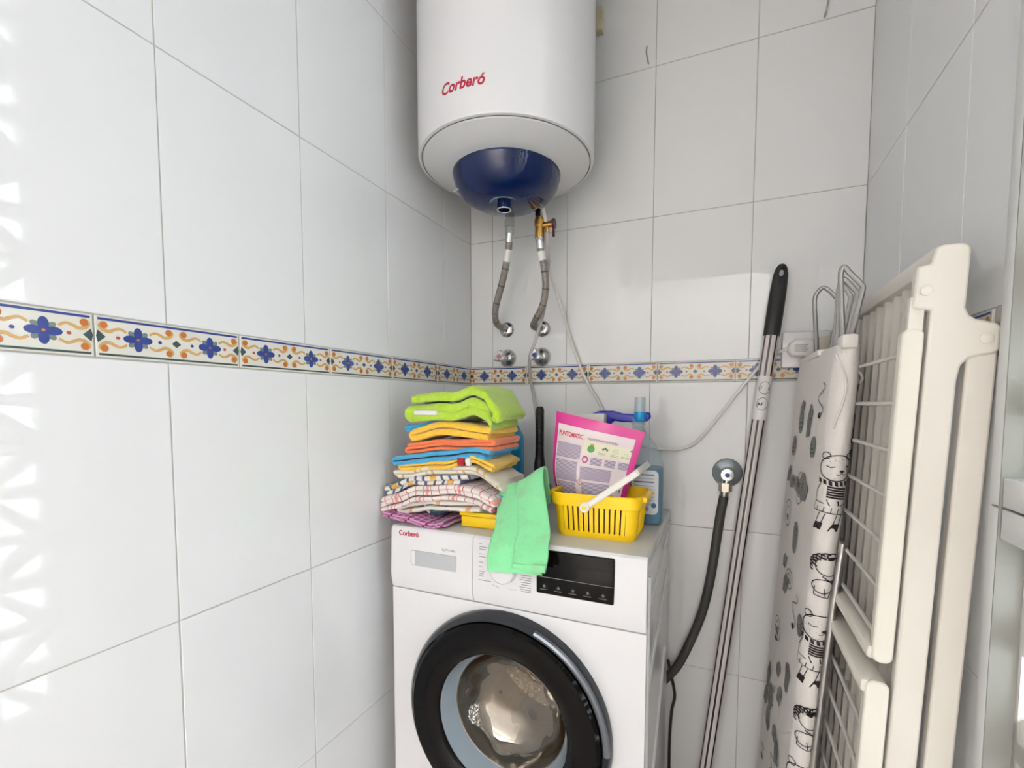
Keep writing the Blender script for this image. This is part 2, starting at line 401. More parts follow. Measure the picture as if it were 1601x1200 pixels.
# pressed ribs on the right side
b = MB()
for k, (ya, yb, za, zb) in enumerate([(-.43, -.09, .74, .80), (-.43, -.10, .56, .70), (-.42, -.12, .16, .50)]):
    pts = spline([(MX1 - .004, ya, za), (MX1 - .004, (ya + yb) / 2 - .05, (za + zb) / 2 - .02), (MX1 - .004, yb, zb)], 8); b.tube(pts, .005, 8)
b.tube([(MX1 - .004, MY0 + .045, .05), (MX1 - .004, MY0 + .045, .8)], .005, 8)
b.build('side_rib', ENAMEL, body)
# front plate with the door hole
def front_plate(x0, x1, z0, z1, y, hole_c, hole_r, depth):
    b = MB(); n = 96; A = []; Bv = []
    corner = [math.atan2(z - hole_c[1], x - hole_c[0]) for x, z in ((x0, z0), (x1, z0), (x1, z1), (x0, z1))]
    ang = sorted([2 * PI * k / n - PI for k in range(n)] + corner)
    for a in ang:
        c, s = math.cos(a), math.sin(a)
        tt = min([(x1 - hole_c[0]) / c if c > 1e-9 else 9, (x0 - hole_c[0]) / c if c < -1e-9 else 9, (z1 - hole_c[1]) / s if s > 1e-9 else 9, (z0 - hole_c[1]) / s if s < -1e-9 else 9])
        A.append((hole_c[0] + hole_r * c, y, hole_c[1] + hole_r * s)); Bv.append((hole_c[0] + tt * c, y, hole_c[1] + tt * s))
    m = len(ang); back = lambda v: (v[0], y + depth, v[2])
    b.add(A + Bv + [back(v) for v in A] + [back(v) for v in Bv],
          [(i, (i + 1) % m, m + (i + 1) % m, m + i) for i in range(m)] + [(2 * m + i, 3 * m + i, 3 * m + (i + 1) % m, 2 * m + (i + 1) % m) for i in range(m)] +
          [(i, 2 * m + i, 2 * m + (i + 1) % m, (i + 1) % m) for i in range(m)] + [(m + i, m + (i + 1) % m, 3 * m + (i + 1) % m, 3 * m + i) for i in range(m)])
    return b
front_plate(MX0, MX1, .012, .7025, MY0, DC, RO, .014).build('front_panel', ENAMEL, wm, bevel=.003)
# top lid
b = MB(); b.box(MX0 + .001, MX1 - .002, MY0 + .004, MY1, MT - .03, MT, ch=.006); b.build('top_panel', mat('grey_white_top', (214, 212, 204), .18), wm)
# control fascia: lower edge swells out a little
def fascia(x0, x1, name):
    b = MB(); prof = [(MY0 + .02, MT - .004), (MY0 + .004, MT - .001), (MY0 - .001, MT - .006), (MY0 - .003, MT - .02), (MY0 - .007, .742), (MY0 - .006, .730), (MY0, .7045), (MY0 + .02, .7045)]
    b.prism(prof, x0, x1, 'X'); return b.build(name, ENAMEL_D, wm, bevel=.0015)
fasc = fascia(.2765, MX1, 'control_fascia'); drawer = fascia(MX0, .2755, 'detergent_drawer')
def fy(z):  # fascia front
    return MY0 - .003 - .004 * max(0, min(1, (MT - .02 - z) / (MT - .02 - .742))) - .0006
def FP(u, v): return (u, fy(v), v)
# grip recess in the drawer
b = MB(); b.box(.112, .236, MY0 - .0075, MY0 + .0, .764, .801, ch=.004); rec = b.build('grip_recess', GREYP, drawer)
b = MB(); b.box(.112, .127, MY0 - .0080, MY0, .766, .800, ch=.003); b.build('grip_lip', ENAMEL_D, drawer)
P = Print(FP); P.text('Corberó', .0775, .8315, .0118, bold=.022, stretch=.96); P.build('logo', REDP, drawer)
P = Print(FP); P.text('CLTT12VIN', .197, .8085, .0052, stretch=.95); P.build('model_lettering', DARKP, drawer)
# dial and programme lines
b = MB(); b.lathe([(.0285, .004), (.0285, -.004), (.0265, -.018), (.023, -.021), (.001, -.021)], (.3555, fy(.792), .789), 'Y', 40)
b.build('programme_dial', ENAMEL_D, fasc)
P = Print(FP)
for k, (z, l) in enumerate([(.836, .006), (.829, .02), (.824, .018), (.814, .01), (.808, .016), (.796, .01), (.786, .008), (.776, .014), (.771, .012), (.766, .012), (.757, .03)]):
    P.rect(.293, z, .293 + l, z + .0016)
for k, z in enumerate([.787, .782, .777, .772, .767, .762, .757, .752, .748]): P.rect(.39 + .002 * (k % 3), z, .416, z + .0016)
P.stroke([(.327, .752), (.345, .747)], .001); P.stroke([(.365, .747), (.385, .75)], .001)
P.build('programme_print', GREYPR, fasc)
# display
b = MB(); b.box(.4275, .5895, MY0 - .0085, MY0 + .004, .7515, .8425, ch=.004); disp = b.build('display_panel', BLACKG, fasc)
P = Print(lambda u, v: (u, MY0 - .0090, v)); P.rect(.429, .7872, .588, .7881)
for k in range(5):
    u = .446 + k * .0305; P.stroke(ell(u, .7685, .0028, .0028, 10), .0006, closed=True); P.rect(u - .001, .767, u + .001, .7715)
    P.rect(u - .009, .7615, u + .007, .7625)
P.build('display_icons', mat('dim_icons', (150, 150, 150), .5), disp)
# door
door = empty('door'); door.parent = wm
yd = MY0
b = MB(); b.lathe([(.238, 0.0), (.238, -.010), (.233, -.022), (.224, -.030)], (DC[0], yd, DC[1]), 'Y', 72, cap=False)
b.lathe([(.224, -.030), (.221, -.026), (.221, 0)], (DC[0], yd, DC[1]), 'Y', 72, cap=False); b.build('door_rim', SMOKE, door)
b = MB(); b.lathe([(.2205, -.012), (.2205, -.032), (.214, -.038), (.19, -.040), (.160, -.033), (.152, -.026), (.150, -.012)], (DC[0], yd, DC[1]), 'Y', 72, cap=False); b.build('door_ring', BLACKG, door)
b = MB(); b.lathe([(.150, -.024), (.146, -.012), (.137, .02), (.133, .022), (.131, .05), (.140, .07)], (DC[0], yd, DC[1]), 'Y', 64, cap=False)
b.build('gasket', mat('grey_rubber', (150, 162, 172), .25), door)
b = MB(); b.tube([(DC[0] + .134 * math.cos(2 * PI * k / 64), yd + .021, DC[1] + .134 * math.sin(2 * PI * k / 64)) for k in range(64)], .0022, 8, closed=True); b.build('glass_rim', STEEL, door)
b = MB(); b.lathe([(.133, .018), (.128, .03), (.118, .055), (.09, .075), (.05, .084), (.001, .087)], (DC[0], yd, DC[1]), 'Y', 56, cap=False)
b.build('door_glass', clear_mat('door_bowl_glass', (206, 198, 186), .05, .68, .014), door)
b = MB(); b.tube([(DC[0] + .231 * math.cos(a), yd - .027, DC[1] + .231 * math.sin(a)) for a in [math.radians(70 - k * 3) for k in range(24)]], .007, 8); b.build('door_handle', mat('smoke_grip', (120, 126, 134), .1, metal=.6), door)
# drum
b = MB(); b.lathe([(.158, .06), (.19, .075), (.19, .33), (.16, .345), (.001, .345)], (DC[0], yd, DC[1]), 'Y', 48, cap=False)
drum = b.build('drum', mat('drum_steel', (196, 186, 172), .24, metal=1.0, bump=1.0, bscale=26, var=.35, vscale=11, bdist=.03), wm)
for k in range(3):
    b = MB()
    a = math.radians(90 + 120 * k); c, s = math.cos(a), math.sin(a)
    b.prism([(DC[0] + c * .19 - s * .02, DC[1] + s * .19 + c * .02), (DC[0] + c * .15, DC[1] + s * .15), (DC[0] + c * .19 + s * .02, DC[1] + s * .19 - c * .02)], yd + .1, yd + .32, 'Y')
    b.build('drum_paddle', drum.data.materials[0], drum)

# ------------------------------------------------------------------ water heater
HX, HY, HR, HZ = .25, -.25, .22, 1.74
wh = empty('water_heater', (HX, HY, HZ)); tag(wh, 'white cylindrical electric water heater with blue bottom cap', 'water heater')
b = MB(); b.lathe([(.001, .83), (HR, .83), (HR, .006), (HR - .0015, .0015), (HR - .005, 0), (HR - .0085, .0005), (HR - .0085, .006)], (0, 0, 0), 'Z', 96, cap=False); b.build('tank', ENAMEL, wh)
b = MB(); b.tube([((HR - .0095) * math.cos(2 * PI * k / 96), (HR - .0095) * math.sin(2 * PI * k / 96), .001) for k in range(96)], .0014, 6, closed=True); b.build('seam_ring', mat('dark_seam', (110, 112, 114), .5), wh)
b = MB(); b.lathe([(HR - .0105, .002), (HR - .0125, -.002), (.19, -.009), (.16, -.018), (.137, -.024), (.12, -.024), (.001, -.024)], (0, 0, 0), 'Z', 96, cap=False); b.build('end_cap', ENAMEL_D, wh)
b = MB(); b.lathe([(.137, -.022), (.1365, -.03), (.128, -.055), (.108, -.078), (.08, -.092), (.04, -.099), (.001, -.1)], (0, 0, 0), 'Z', 80, cap=False); dome = b.build('dome_cover', DOMEB, wh)
b = MB(); b.tube([(.035 * math.cos(2 * PI * k / 40) + .002, .035 * math.sin(2 * PI * k / 40) - .02, -.097) for k in range(40)], .0012, 6, closed=True); b.build('knob_groove', mat('dome_line', (110, 150, 180), .2), dome)
b = MB(); b.lathe([(.018, -.085), (.017, -.112), (.014, -.114), (.014, -.104), (.001, -.104)], (.002, -.02, 0), 'Z', 32, cap=False); b.build('thermostat_knob', mat('dark_blue_knob', (10, 26, 70), .1), dome)
b = MB(); b.tube([(.002 + .0165 * math.cos(2 * PI * k / 40), -.02 + .0165 * math.sin(2 * PI * k / 40), -.113) for k in range(40)], .0022, 8, closed=True); b.build('knob_ring', CHROME, dome)
b = MB(); b.box(-.085, -.052, -.088, -.082, -.064, -.058, ch=.0025); dash = b.build('pale_dash', mat('pale_plastic', (190, 196, 196), .2), dome, rot=(0, 0, -.5))  # small pale rounded bar on the dome
dash.location = (-.012, -.015, .002)
for px_, py_, pz_ in ((.051, .1, -.078), (-.039, .1, -.078)):
    b = MB(); b.lathe([(.012, -.05), (.012, pz_)], (px_, py_, 0), 'Z', 16); b.build('pipe_stub', BLACKP, wh)
P = Print(lambda u, v: (HR * 1.0008 * math.cos(u / HR - 1.825), HR * 1.0008 * math.sin(u / HR - 1.825), v)); wlog = P.text('Corberó', 0, .060, .0232, shear=.25, bold=.03, stretch=.92)
P.build('logo', REDP, wh)
for z_ in (1.85, 2.25):
    b = MB(); b.box(-.12, .12, .205, .249, z_ - HZ, z_ - HZ + .05); b.build('wall_bracket', STEEL, wh)
# little cream fixing behind the heater
b = MB(); b.box(.414, .436, -.026, -.001, 2.18, 2.245, ch=.003); b.box(.432, .441, -.03, -.02, 2.20, 2.225, ch=.002)
tag(b.build('junction_box', mat('cream_plastic', (226, 214, 186), .4), smooth=30), 'small cream junction box half hidden behind the heater', 'box')

# ------------------------------------------------------------------ pipes and valves
def flange(name, x, z, r, label, grp):
    e = empty(name, (x, 0, z)); tag(e, label, 'pipe flange', grp)
    b = MB(); b.lathe([(r, -.001), (r, -.004), (r * .8, -.010), (r * .45, -.013), (.0105, -.013)], (0, 0, 0), 'Y', 32); b.build('rosette', CHROME, e)
    b = MB(); b.lathe([(.0105, -.010), (.0105, -.026)], (0, 0, 0), 'Y', 6); b.build('nut', CHROME, e)
    return e
flange('wall_flange', .132, 1.374, .024, 'chrome wall flange where the left hose ends', 'hose flanges')
flange('wall_flange', .254, 1.37, .024, 'chrome wall flange where the right hose ends', 'hose flanges')
def stop_valve(x, z, dot, label):
    e = empty('stop_valve', (x, 0, z)); tag(e, label, 'valve', 'wall stop valves')
    b = MB(); b.lathe([(.029, -.001), (.029, -.004), (.026, -.012), (.017, -.020), (.011, -.024), (.011, -.042)], (0, 0, 0), 'Y', 36); b.build('rosette', CHROME, e)
    b = MB()
    prof = []
    for k in range(36):
        a = 2 * PI * k / 36; prof.append(((.0165 + .0042 * math.cos(3 * a + PI / 2)) * math.cos(a), (.0165 + .0042 * math.cos(3 * a + PI / 2)) * math.sin(a)))
    b.prism(prof, -.066, -.046, 'Y'); h = b.build('handle', CHROME, e, bevel=.003)
    b = MB(); b.lathe([(.0066, -.064), (.0066, -.0685), (.004, -.0695), (.001, -.0695)], (0, 0, 0), 'Y', 20); b.build('cap', dot, h)
stop_valve(.136, 1.284, mat('red_dot', (188, 96, 104), .3), 'chrome stop valve with red dot on its handle')
stop_valve(.253, 1.284, mat('blue_dot', (22, 52, 150), .3), 'chrome stop valve with blue dot on its handle')
BRAID = mat('braided_hose', (150, 142, 136), .4, metal=.6, bump=1.0, bscale=420, var=.35, vscale=160)
def hose(pts, label, collar, lab, tagm):
    e = empty('flexible_hose', pts[-1]); tag(e, label, 'hose', 'heater hoses')
    off = Vector(pts[-1]); path = [p - off for p in spline(pts, 8)]
    b = MB(); b.tube(path, .0098, 14); b.build('braid', BRAID, e)
    b = MB(); n = len(path)
    for k in range(10, n - 6, 7):   # dark tracer ticks around the braid
        b.tube([path[k], path[k] + (path[k + 1] - path[k]) * .55], .0101, 14, caps=False)
    b.build('tracer', mat('dark_tracer', (88, 82, 80), .5), e)['kind'] = 'stuff'
    b = MB(); i0, i1 = lab; b.tube(path[i0:i1], .0106, 14); b.build('paper_tag', WHITEL, e)
    b = MB(); p0 = path[0]; d = (path[1] - path[0]).normalized(); b.tube([p0 - d * .002, p0 + d * .022], .0112, 14); b.build('ferrule', CHROME, e)
    b = MB()
    for r, z0, z1, m in collar: b.tube([p0 + Vector((0, 0, z0)), p0 + Vector((0, 0, z1))], r, 16)
    b.build('coupling', tagm, e)
    return e
hL = [(.211, -.150, 1.612), (.205, -.145, 1.572), (.192, -.135, 1.532), (.171, -.120, 1.484), (.144, -.100, 1.435), (.132, -.085, 1.407), (.126, -.060, 1.384), (.132, -.020, 1.374)]
hR = [(.302, -.150, 1.583), (.304, -.145, 1.550), (.309, -.135, 1.511), (.308, -.120, 1.462), (.293, -.105, 1.417), (.267, -.090, 1.385), (.247, -.060, 1.370), (.254, -.020, 1.370)]
hose(hL, 'braided hose on the left below the heater dome', [(.0125, .0, .018, 0), (.0145, .02, .036, 0), (.0125, .036, .056, 0)], (8, 15), mat('pale_coupling', (196, 196, 194), .3, metal=.3))
hose(hR, 'braided hose on the right below the brass safety valve', [(.0125, -.002, .010, 0)], (7, 13), CHROME)
sv = empty('safety_valve', (.301, -.15, 1.59)); tag(sv, 'brass safety valve with side outlet under the heater', 'valve')
b = MB(); b.lathe([(.0135, 0), (.0135, .028), (.0150, .030), (.0150, .046), (.0130, .048), (.0130, .052)], (0, 0, 0), 'Z', 20); b.tube([(0, 0, .032), (.038, 0, .032)], .0088, 14); b.tube([(.022, 0, .026), (.022, 0, .012)], .006, 12); b.build('valve_body', BRASS, sv)
b = MB(); b.lathe([(.0145, .052), (.0145, .070), (.0125, .074), (.0125, .084)], (0, 0, 0), 'Z', 6); b.build('union_nut', CHROME, sv)
b = MB(); b.lathe([(.013, .038), (.013, .044)], (0, 0, .032), 'X', 16); b.box(.038, .043, -.004, .004, -.002, .03); b.build('relief_lever', mat('dark_red_lever', (70, 24, 26), .4), sv)
tp = spline([(.323, -.150, 1.606), (.319, -.130, 1.546), (.311, -.110, 1.517), (.287, -.075, 1.420), (.266, -.085, 1.331), (.246, -.085, 1.276), (.233, -.05, 1.219), (.236, -.03, 1.161), (.246, -.03, 1.10), (.25, -.03, .99), (.25, -.03, .87)], 8)
b = MB(); b.tube(tp, .0052, 10); tag(b.build('drain_tube', clear_mat('clear_tube', (226, 222, 220), .1, .45)), 'thin clear plastic drain tube hanging below the brass valve', 'tube')
cb = spline([(.318, -.17, 1.66), (.320, -.130, 1.590), (.312, -.105, 1.537), (.311, -.060, 1.485), (.329, -.030, 1.406), (.348, -.012, 1.332), (.380, -.012, 1.246), (.408, -.010, 1.189), (.439, -.010, 1.138), (.483, -.012, 1.045), (.571, -.012, 1.019), (.627, -.012, 1.014), (.674, -.012, 1.018), (.713, -.012, 1.042), (.757, -.012, 1.100), (.802, -.012, 1.164), (.852, -.012, 1.233), (.880, -.013, 1.263), (.905, -.022, 1.274), (.925, -.034, 1.277)], 8)
b = MB(); b.tube(cb, .0043, 10); tag(b.build('power_cable', mat('white_cable', (232, 228, 222), .45)), 'white heater power cable looping along the back wall', 'cable')

# washing machine tap and inlet hose
e = empty('water_tap', (.787, 0, .957)); tag(e, 'round chrome wall tap with blue dot feeding the black hose', 'tap')
b = MB(); b.lathe([(.038, -.001), (.038, -.004), (.034, -.009), (.018, -.014), (.016, -.04)], (0, 0, 0), 'Y', 40); b.build('rosette', mat('pale_chrome', (176, 186, 190), .25, metal=.6), e)
b = MB(); b.lathe([(.0165, -.036), (.0175, -.046), (.015, -.054), (.001, -.056)], (0, 0, 0), 'Y', 24); b.build('handle', CHROME, e)
b = MB(); b.lathe([(.0062, -.054), (.0062, -.0585), (.001, -.059)], (0, 0, 0), 'Y', 16); b.build('cap', mat('blue_dot2', (28, 40, 130), .3), e)
b = MB(); b.tube([(0, -.03, -.012), (-.003, -.03, -.03)], .011, 14); b.build('spout', CHROME, e)
b = MB(); b.lathe([(.0165, -.046), (.0165, -.024)], (-.004, -.03, 0), 'Z', 6); b.build('nut', mat('nickel', (176, 170, 156), .3, metal=.9), e)
e = empty('inlet_hose', (.781, -.03, .915)); tag(e, 'thick black rubber hose curving down to the washing machine', 'hose')
bh = [p - Vector((.781, -.03, .915)) for p in spline([(.782, -.03, .915), (.779, -.030, .886), (.774, -.030, .854), (.768, -.030, .802), (.756, -.030, .696), (.745, -.030, .623), (.730, -.030, .558), (.704, -.030, .481), (.672, -.028, .405), (.63, -.024, .345)], 6)]
b = MB(); b.tube(bh[4:], .0118, 14); b.build('rubber', mat('dark_rubber', (62, 62, 60), .55), e)
b = MB(); b.tube(bh[:8], .0105, 14); b.build('ferrule', STEEL, e)
b = MB(); b.tube(spline([(.648, -.03, .42), (.655, -.03, .387), (.668, -.03, .324), (.661, -.03, .276), (.657, -.03, .199), (.657, -.03, .104), (.66, -.03, .01)], 6), .0042, 8)
b.build('mains_cord', mat('brown_cord', (50, 38, 34), .5), wm)

# wall hooks
def hook(x, z, sg, label):
    b = MB(); b.tube(spline([(x, .002, z), (x, -.013, z), (x - .001 * sg, -.019, z + .006), (x - .003 * sg, -.020, z + .018), (x - .002 * sg, -.020, z + .032)], 6), .0021, 8)
    tag(b.build('wall_hook', STEEL), label, 'hook', 'screw hooks in the wall')
hook(.560, 2.069, 1, 'small screw hook in the wall next to the heater')
hook(.971, 2.063, -1, 'small screw hook in the wall near the top right corner')

# socket and plug
e = empty('wall_socket', (.945, 0, 1.275)); tag(e, 'white surface-mounted wall socket behind the mop handle', 'socket')
b = MB(); b.box(-.041, .062, -.024, -.0005, -.044, .044, ch=.004); b.build('housing', ENAMEL_D, e)
b = MB(); b.box(.036, .066, -.038, -.02, -.03, .028, ch=.004); b.build('cover', mat('cream_cover', (214, 206, 184), .4), e)
e = empty('power_plug', (.945, -.022, 1.276)); tag(e, 'white power plug pushed into the wall socket', 'plug')
b = MB(); b.prism([(-.03, -.008), (-.024, -.019), (.018, -.022), (.027, -.014), (.027, .014), (.018, .022), (-.014, .022), (-.026, .015), (-.03, .006)], -.028, -.002, 'Y'); b.build('plug_body', mat('plug_white', (228, 224, 220), .35), e, bevel=.005, bseg=3)
P = Print(lambda u, v: (u, -.0284, v))
for k in range(4): P.rect(-.016, .006 - .005 * k, .012 - .003 * (k % 2), .0085 - .005 * k)
P.build('moulded_print', mat('plug_grey', (176, 172, 170), .5), e)

# ------------------------------------------------------------------ mop handle
pt, pb = Vector((.897, -.030, 1.478)), Vector((.738, -.075, .02))
ax = (pb - pt).normalized(); Lp = (pb - pt).length
e = empty('mop', pb); tag(e, 'striped mop handle with black grip leaning on the back wall', 'mop')
zl = -ax; yl = (pt - CAM); yl = (yl - zl * yl.dot(zl)).normalized(); xl = yl.cross(zl)   # local +Z runs up the handle, -Y faces the room
e.rotation_euler = Matrix((xl, yl, zl)).transposed().to_euler()
PR = .0166; g0 = Lp - .165
b = MB(); n = 42; z0, z1 = .05, g0
for k in range(n):
    a, c = 2 * PI * k / n, 2 * PI * (k + 1) / n
    mi = 1 if k % 6 in (0, 1) else 0
    b.add([(PR * math.cos(a), PR * math.sin(a), z0), (PR * math.cos(c), PR * math.sin(c), z0), (PR * math.cos(c), PR * math.sin(c), z1), (PR * math.cos(a), PR * math.sin(a), z1)], [(0, 1, 2, 3)], mi)
b.build('tube', [mat('silver_paint', (226, 218, 214), .3), mat('black_stripe', (24, 20, 22), .35)], e)
# grip with hanging hole: flattened at the top
bm = bmesh.new(); rings = []
for h, rx, ry in ((0, .0185, .0185), (.004, .019, .019), (.06, .0190, .0175), (.11, .0185, .013), (.15, .0165, .0095), (.165, .0135, .009), (.174, .008, .0075), (.177, .001, .002)):
    rings.append([bm.verts.new((rx * math.cos(2 * PI * k / 24), ry * math.sin(2 * PI * k / 24), g0 - .004 + h)) for k in range(24)])
for i in range(len(rings) - 1):
    for k in range(24): bm.faces.new((rings[i][k], rings[i][(k + 1) % 24], rings[i + 1][(k + 1) % 24], rings[i + 1][k]))
bm.faces.new(rings[0][::-1]); bm.faces.new(rings[-1])
b = MB(); b.bm(bm); grip = b.build('grip', mat('black_rubber_grip', (22, 22, 23), .5), e)
# the hanging hole: a pale inlay ring and its opening through the flat end
hb = MB(); hb.tube([(0, -.03, 0), (0, .03, 0)], .0068, 20); cut = hb.build('cutter', BLACKP, None)
def frame_of(o): return o
cut.parent = e; cut.location = (.001, 0, g0 + .150); cut.scale = (.75, 1, 1.6); 
bpy.context.view_layer.update()
md = grip.modifiers.new('hole', 'BOOLEAN'); md.object = cut; md.operation = 'DIFFERENCE'; md.solver = 'EXACT'
dg = bpy.context.evaluated_depsgraph_get(); nm = bpy.data.meshes.new_from_object(grip.evaluated_get(dg)); grip.modifiers.clear(); grip.data = nm
bpy.data.objects.remove(cut)
# label sleeve with two round pictograms
b = MB(); lz0, lz1 = g0 - .215, g0 - .105
b.lathe([(PR + .0006, lz0), (PR + .0006, lz1)], (0, 0, 0), 'Z', 32, cap=False); lab = b.build('label_sleeve', WHITEL, e)
toc = (CAM - (pb + (pt - pb) * .75)); Ml = e.rotation_euler.to_matrix().transposed(); lc = Ml @ toc; a_c = math.atan2(lc.y, lc.x)
P = Print(lambda u, v: ((PR + .0011) * math.cos(a_c + u / PR), (PR + .0011) * math.sin(a_c + u / PR), v))
for zc in (lz1 - .030, lz0 + .040):
    P.stroke(ell(.003, zc, .0125, .0155, 28), .0011, closed=True)
    P.poly([(-.006, zc - .002), (.012, zc - .006), (.013, zc + .004), (-.004, zc + .005)] if zc > lz0 + .06 else [(-.006, zc - .003), (.002, zc - .004), (.003, zc + .004), (-.006, zc + .003)], 0)
    for k in range(3): P.stroke([(-.011, zc - .006 + .003 * k), (-.003, zc - .003 + .003 * k)], .0008)
P.build('pictograms', INK, lab)
b = MB(); b.lathe([(.014, .0), (.022, .02), (.024, .05), (.018, .08), (.016, .12)], (0, 0, 0), 'Z', 20); b.build('socket_head', mat('grey_mop_socket', (120, 124, 130), .4), e)

# ------------------------------------------------------------------ ironing board
ib = empty('ironing_board', (.886, -.245, 0.0)); tag(ib, 'folded ironing board in white cover with black animal doodles', 'ironing board')
# sheared lean: local x follows the height
YN, YF, TH2 = -.185, .185, .0205
def bx(y, z): # centre line of the board at height z (local x)
    return .006 + .0595 * z + (.012 * (y - YN) / (YF - YN)) * -1
LFACE = (YF - .03) - (YN + .03)
def board_pt(s, z, off=0.0):
    """s = 0 where the left face turns into the near edge; s < 0 on the left face, s > 0 round the near edge"""
    R2 = TH2 + off; q = .03
    if s <= 0: y = YN + q - s; x = -R2
    else:
        a = s / TH2
        if a > PI: y = YN + q + (s - PI * TH2); x = R2
        else: y = YN + q - math.sin(a) * (R2 + .009 * math.sin(a)); x = -R2 * math.cos(a)
    # soft taper at the top end
    tp = 1.0
    if z > 1.20: tp = 1 - .12 * ((z - 1.20) / .05)
    return (bx(y, z) + x * tp, y, z)
b = MB(); zs = [.02, .05, .2, .4, .6, .8, 1.0, 1.15, 1.20, 1.225, 1.24]
ss = [-LFACE + LFACE * k / 8 for k in range(9)] + [PI * TH2 * k / 14 for k in range(1, 15)] + [PI * TH2 + LFACE * k / 8 for k in range(1, 9)]
vs = []
def wob(s, z): return .0016 * noise.noise(Vector((s * 14, z * 9, 1.3))) + .001 * noise.noise(Vector((s * 40, z * 25, 4)))
zz = [zs[0] + (zs[-1] - zs[0]) * k / 60 for k in range(61)]
for z in zz:
    for s in ss: vs.append(board_pt(s, z, wob(s, z) if 0.03 < z else 0))
m = len(ss); fs = [(i * m + k, i * m + k + 1, (i + 1) * m + k + 1, (i + 1) * m + k) for i in range(60) for k in range(m - 1)]
fs += [(i * m + m - 1, i * m, (i + 1) * m, (i + 1) * m + m - 1) for i in range(60)] + [tuple(range(m))[::-1], tuple(60 * m + k for k in range(m))]
b.add(vs, fs); cover = b.build('cover', mat('white_cotton', (238, 232, 226), .85, bump=.3, bscale=300, var=.03), ib, smooth=60)
# doodles
P = Print(lambda u, v: board_pt(u, v, .0013 + P.k * 4e-7 + wob(u, v))); P.step = .004
def bear(u, v, k=1.0):
    q = lambda pts: [(u + a * 1.15, v + c * .85) for a, c in pts]
    P.stroke(q(ell(0, 0, .024, .026, 26)), .0016 * k, 0, True)
    for sx in (-1, 1): P.stroke(q(ell(sx * .016, .024, .006, .007, 12)), .0014 * k, 0)
    P.poly(q([(.004, .026), (.022, .022), (.020, .038)]), 0)
    P.poly(q(ell(.006, -.006, .0035, .0028, 10)), 0)
    P.stroke(q([(-.014, .004), (-.009, .001), (-.003, .003)]), .0013 * k, 0); P.stroke(q([(.012, .005), (.016, .003), (.020, .005)]), .0013 * k, 0)
    P.stroke(q([(.006, -.008), (.004, -.013), (-.001, -.013)]), .0011 * k, 0); P.stroke(q([(.006, -.008), (.009, -.013), (.013, -.012)]), .0011 * k, 0)
    for i in range(26):
        a = random.uniform(0, 6.28); r = random.uniform(.3, .9); P.rect(u + .022 * r * math.cos(a) * k, v + .024 * r * math.sin(a) * k, u + .022 * r * math.cos(a) * k + .0009, v + .024 * r * math.sin(a) * k + .0009, 0)
    for i in range(7):   # striped scarf
        a = -.024 + i * .0072; P.poly(q([(a, -.022 - .004 * math.sin(i * .5)), (a + .0045, -.024 - .004 * math.sin(i * .5)), (a + .0055, -.033 - .004 * math.sin(i * .5)), (a + .001, -.031 - .004 * math.sin(i * .5))]), 0)
    for i in range(5): P.stroke(q([(-.010, -.038 - .005 * i), (.016, -.042 - .005 * i)]), .0026 * k, 0)
    P.poly(q([(-.010, -.064), (.006, -.066), (.008, -.076), (-.006, -.076)]), 0)
    P.stroke(q([(-.02, -.034), (-.026, -.052), (-.026, -.07), (-.012, -.073)]), .0013 * k, 0); P.stroke(q([(.02, -.036), (.026, -.054), (.024, -.072), (.01, -.075)]), .0013 * k, 0)
    P.stroke(q([(-.026, -.07), (-.028, -.088), (.02, -.094), (.022, -.074)]), .0013 * k, 0)
    for i in range(5): P.stroke(q([(-.02 + .009 * i, -.080), (-.021 + .009 * i, -.091)]), .001 * k, 0)
    for sx in (-.016, .006):
        P.stroke(q([(sx, -.092), (sx - .004, -.112)]), .0012 * k, 0); P.stroke(q([(sx + .007, -.093), (sx + .003, -.113)]), .0012 * k, 0)
        P.poly(q([(sx - .005, -.112), (sx + .005, -.113), (sx + .003, -.128), (sx - .011, -.128)]), 0)
def lamb(u, v, k=1.0):
    q = lambda pts: [(u + a * 1.15, v + c * .75) for a, c in pts]
    P.stroke(q(ell(.004, 0, .018, .022, 22)), .0014 * k, 0, True)
    for i in range(7):
        a = 1.5 + i * .33; P.stroke(q(ell(.004 + .022 * math.cos(a), .024 * math.sin(a), .006, .007, 10, 0, .5, 4.8)), .0022 * k, 0)
    P.poly(q(ell(.006, .018, .006, .004, 10, .4)), 0)
    P.stroke(q([(-.004, -.024), (.006, -.034), (.016, -.032)]), .0016 * k, 0)
    P.stroke(q(ell(-.002, -.048, .014, .016, 18)), .0014 * k, 0, True)
    P.stroke(q([(-.012, -.050), (-.012, -.070), (.006, -.074), (.008, -.062)]), .0014 * k, 0); P.stroke(q([(.0, -.052), (.002, -.07)]), .0012 * k, 0)
for v, kind in ((1.032, 0), (.862, 1), (.752, 0), (.582, 1), (.472, 0), (.302, 1), (.192, 0)):
    (lamb if kind else bear)(.032, v, 1.15)
for v in (1.19, 1.14, 1.10): P.stroke([(.052, v), (.058, v - .012), (.05, v - .02), (.057, v - .03)], .004, 0)
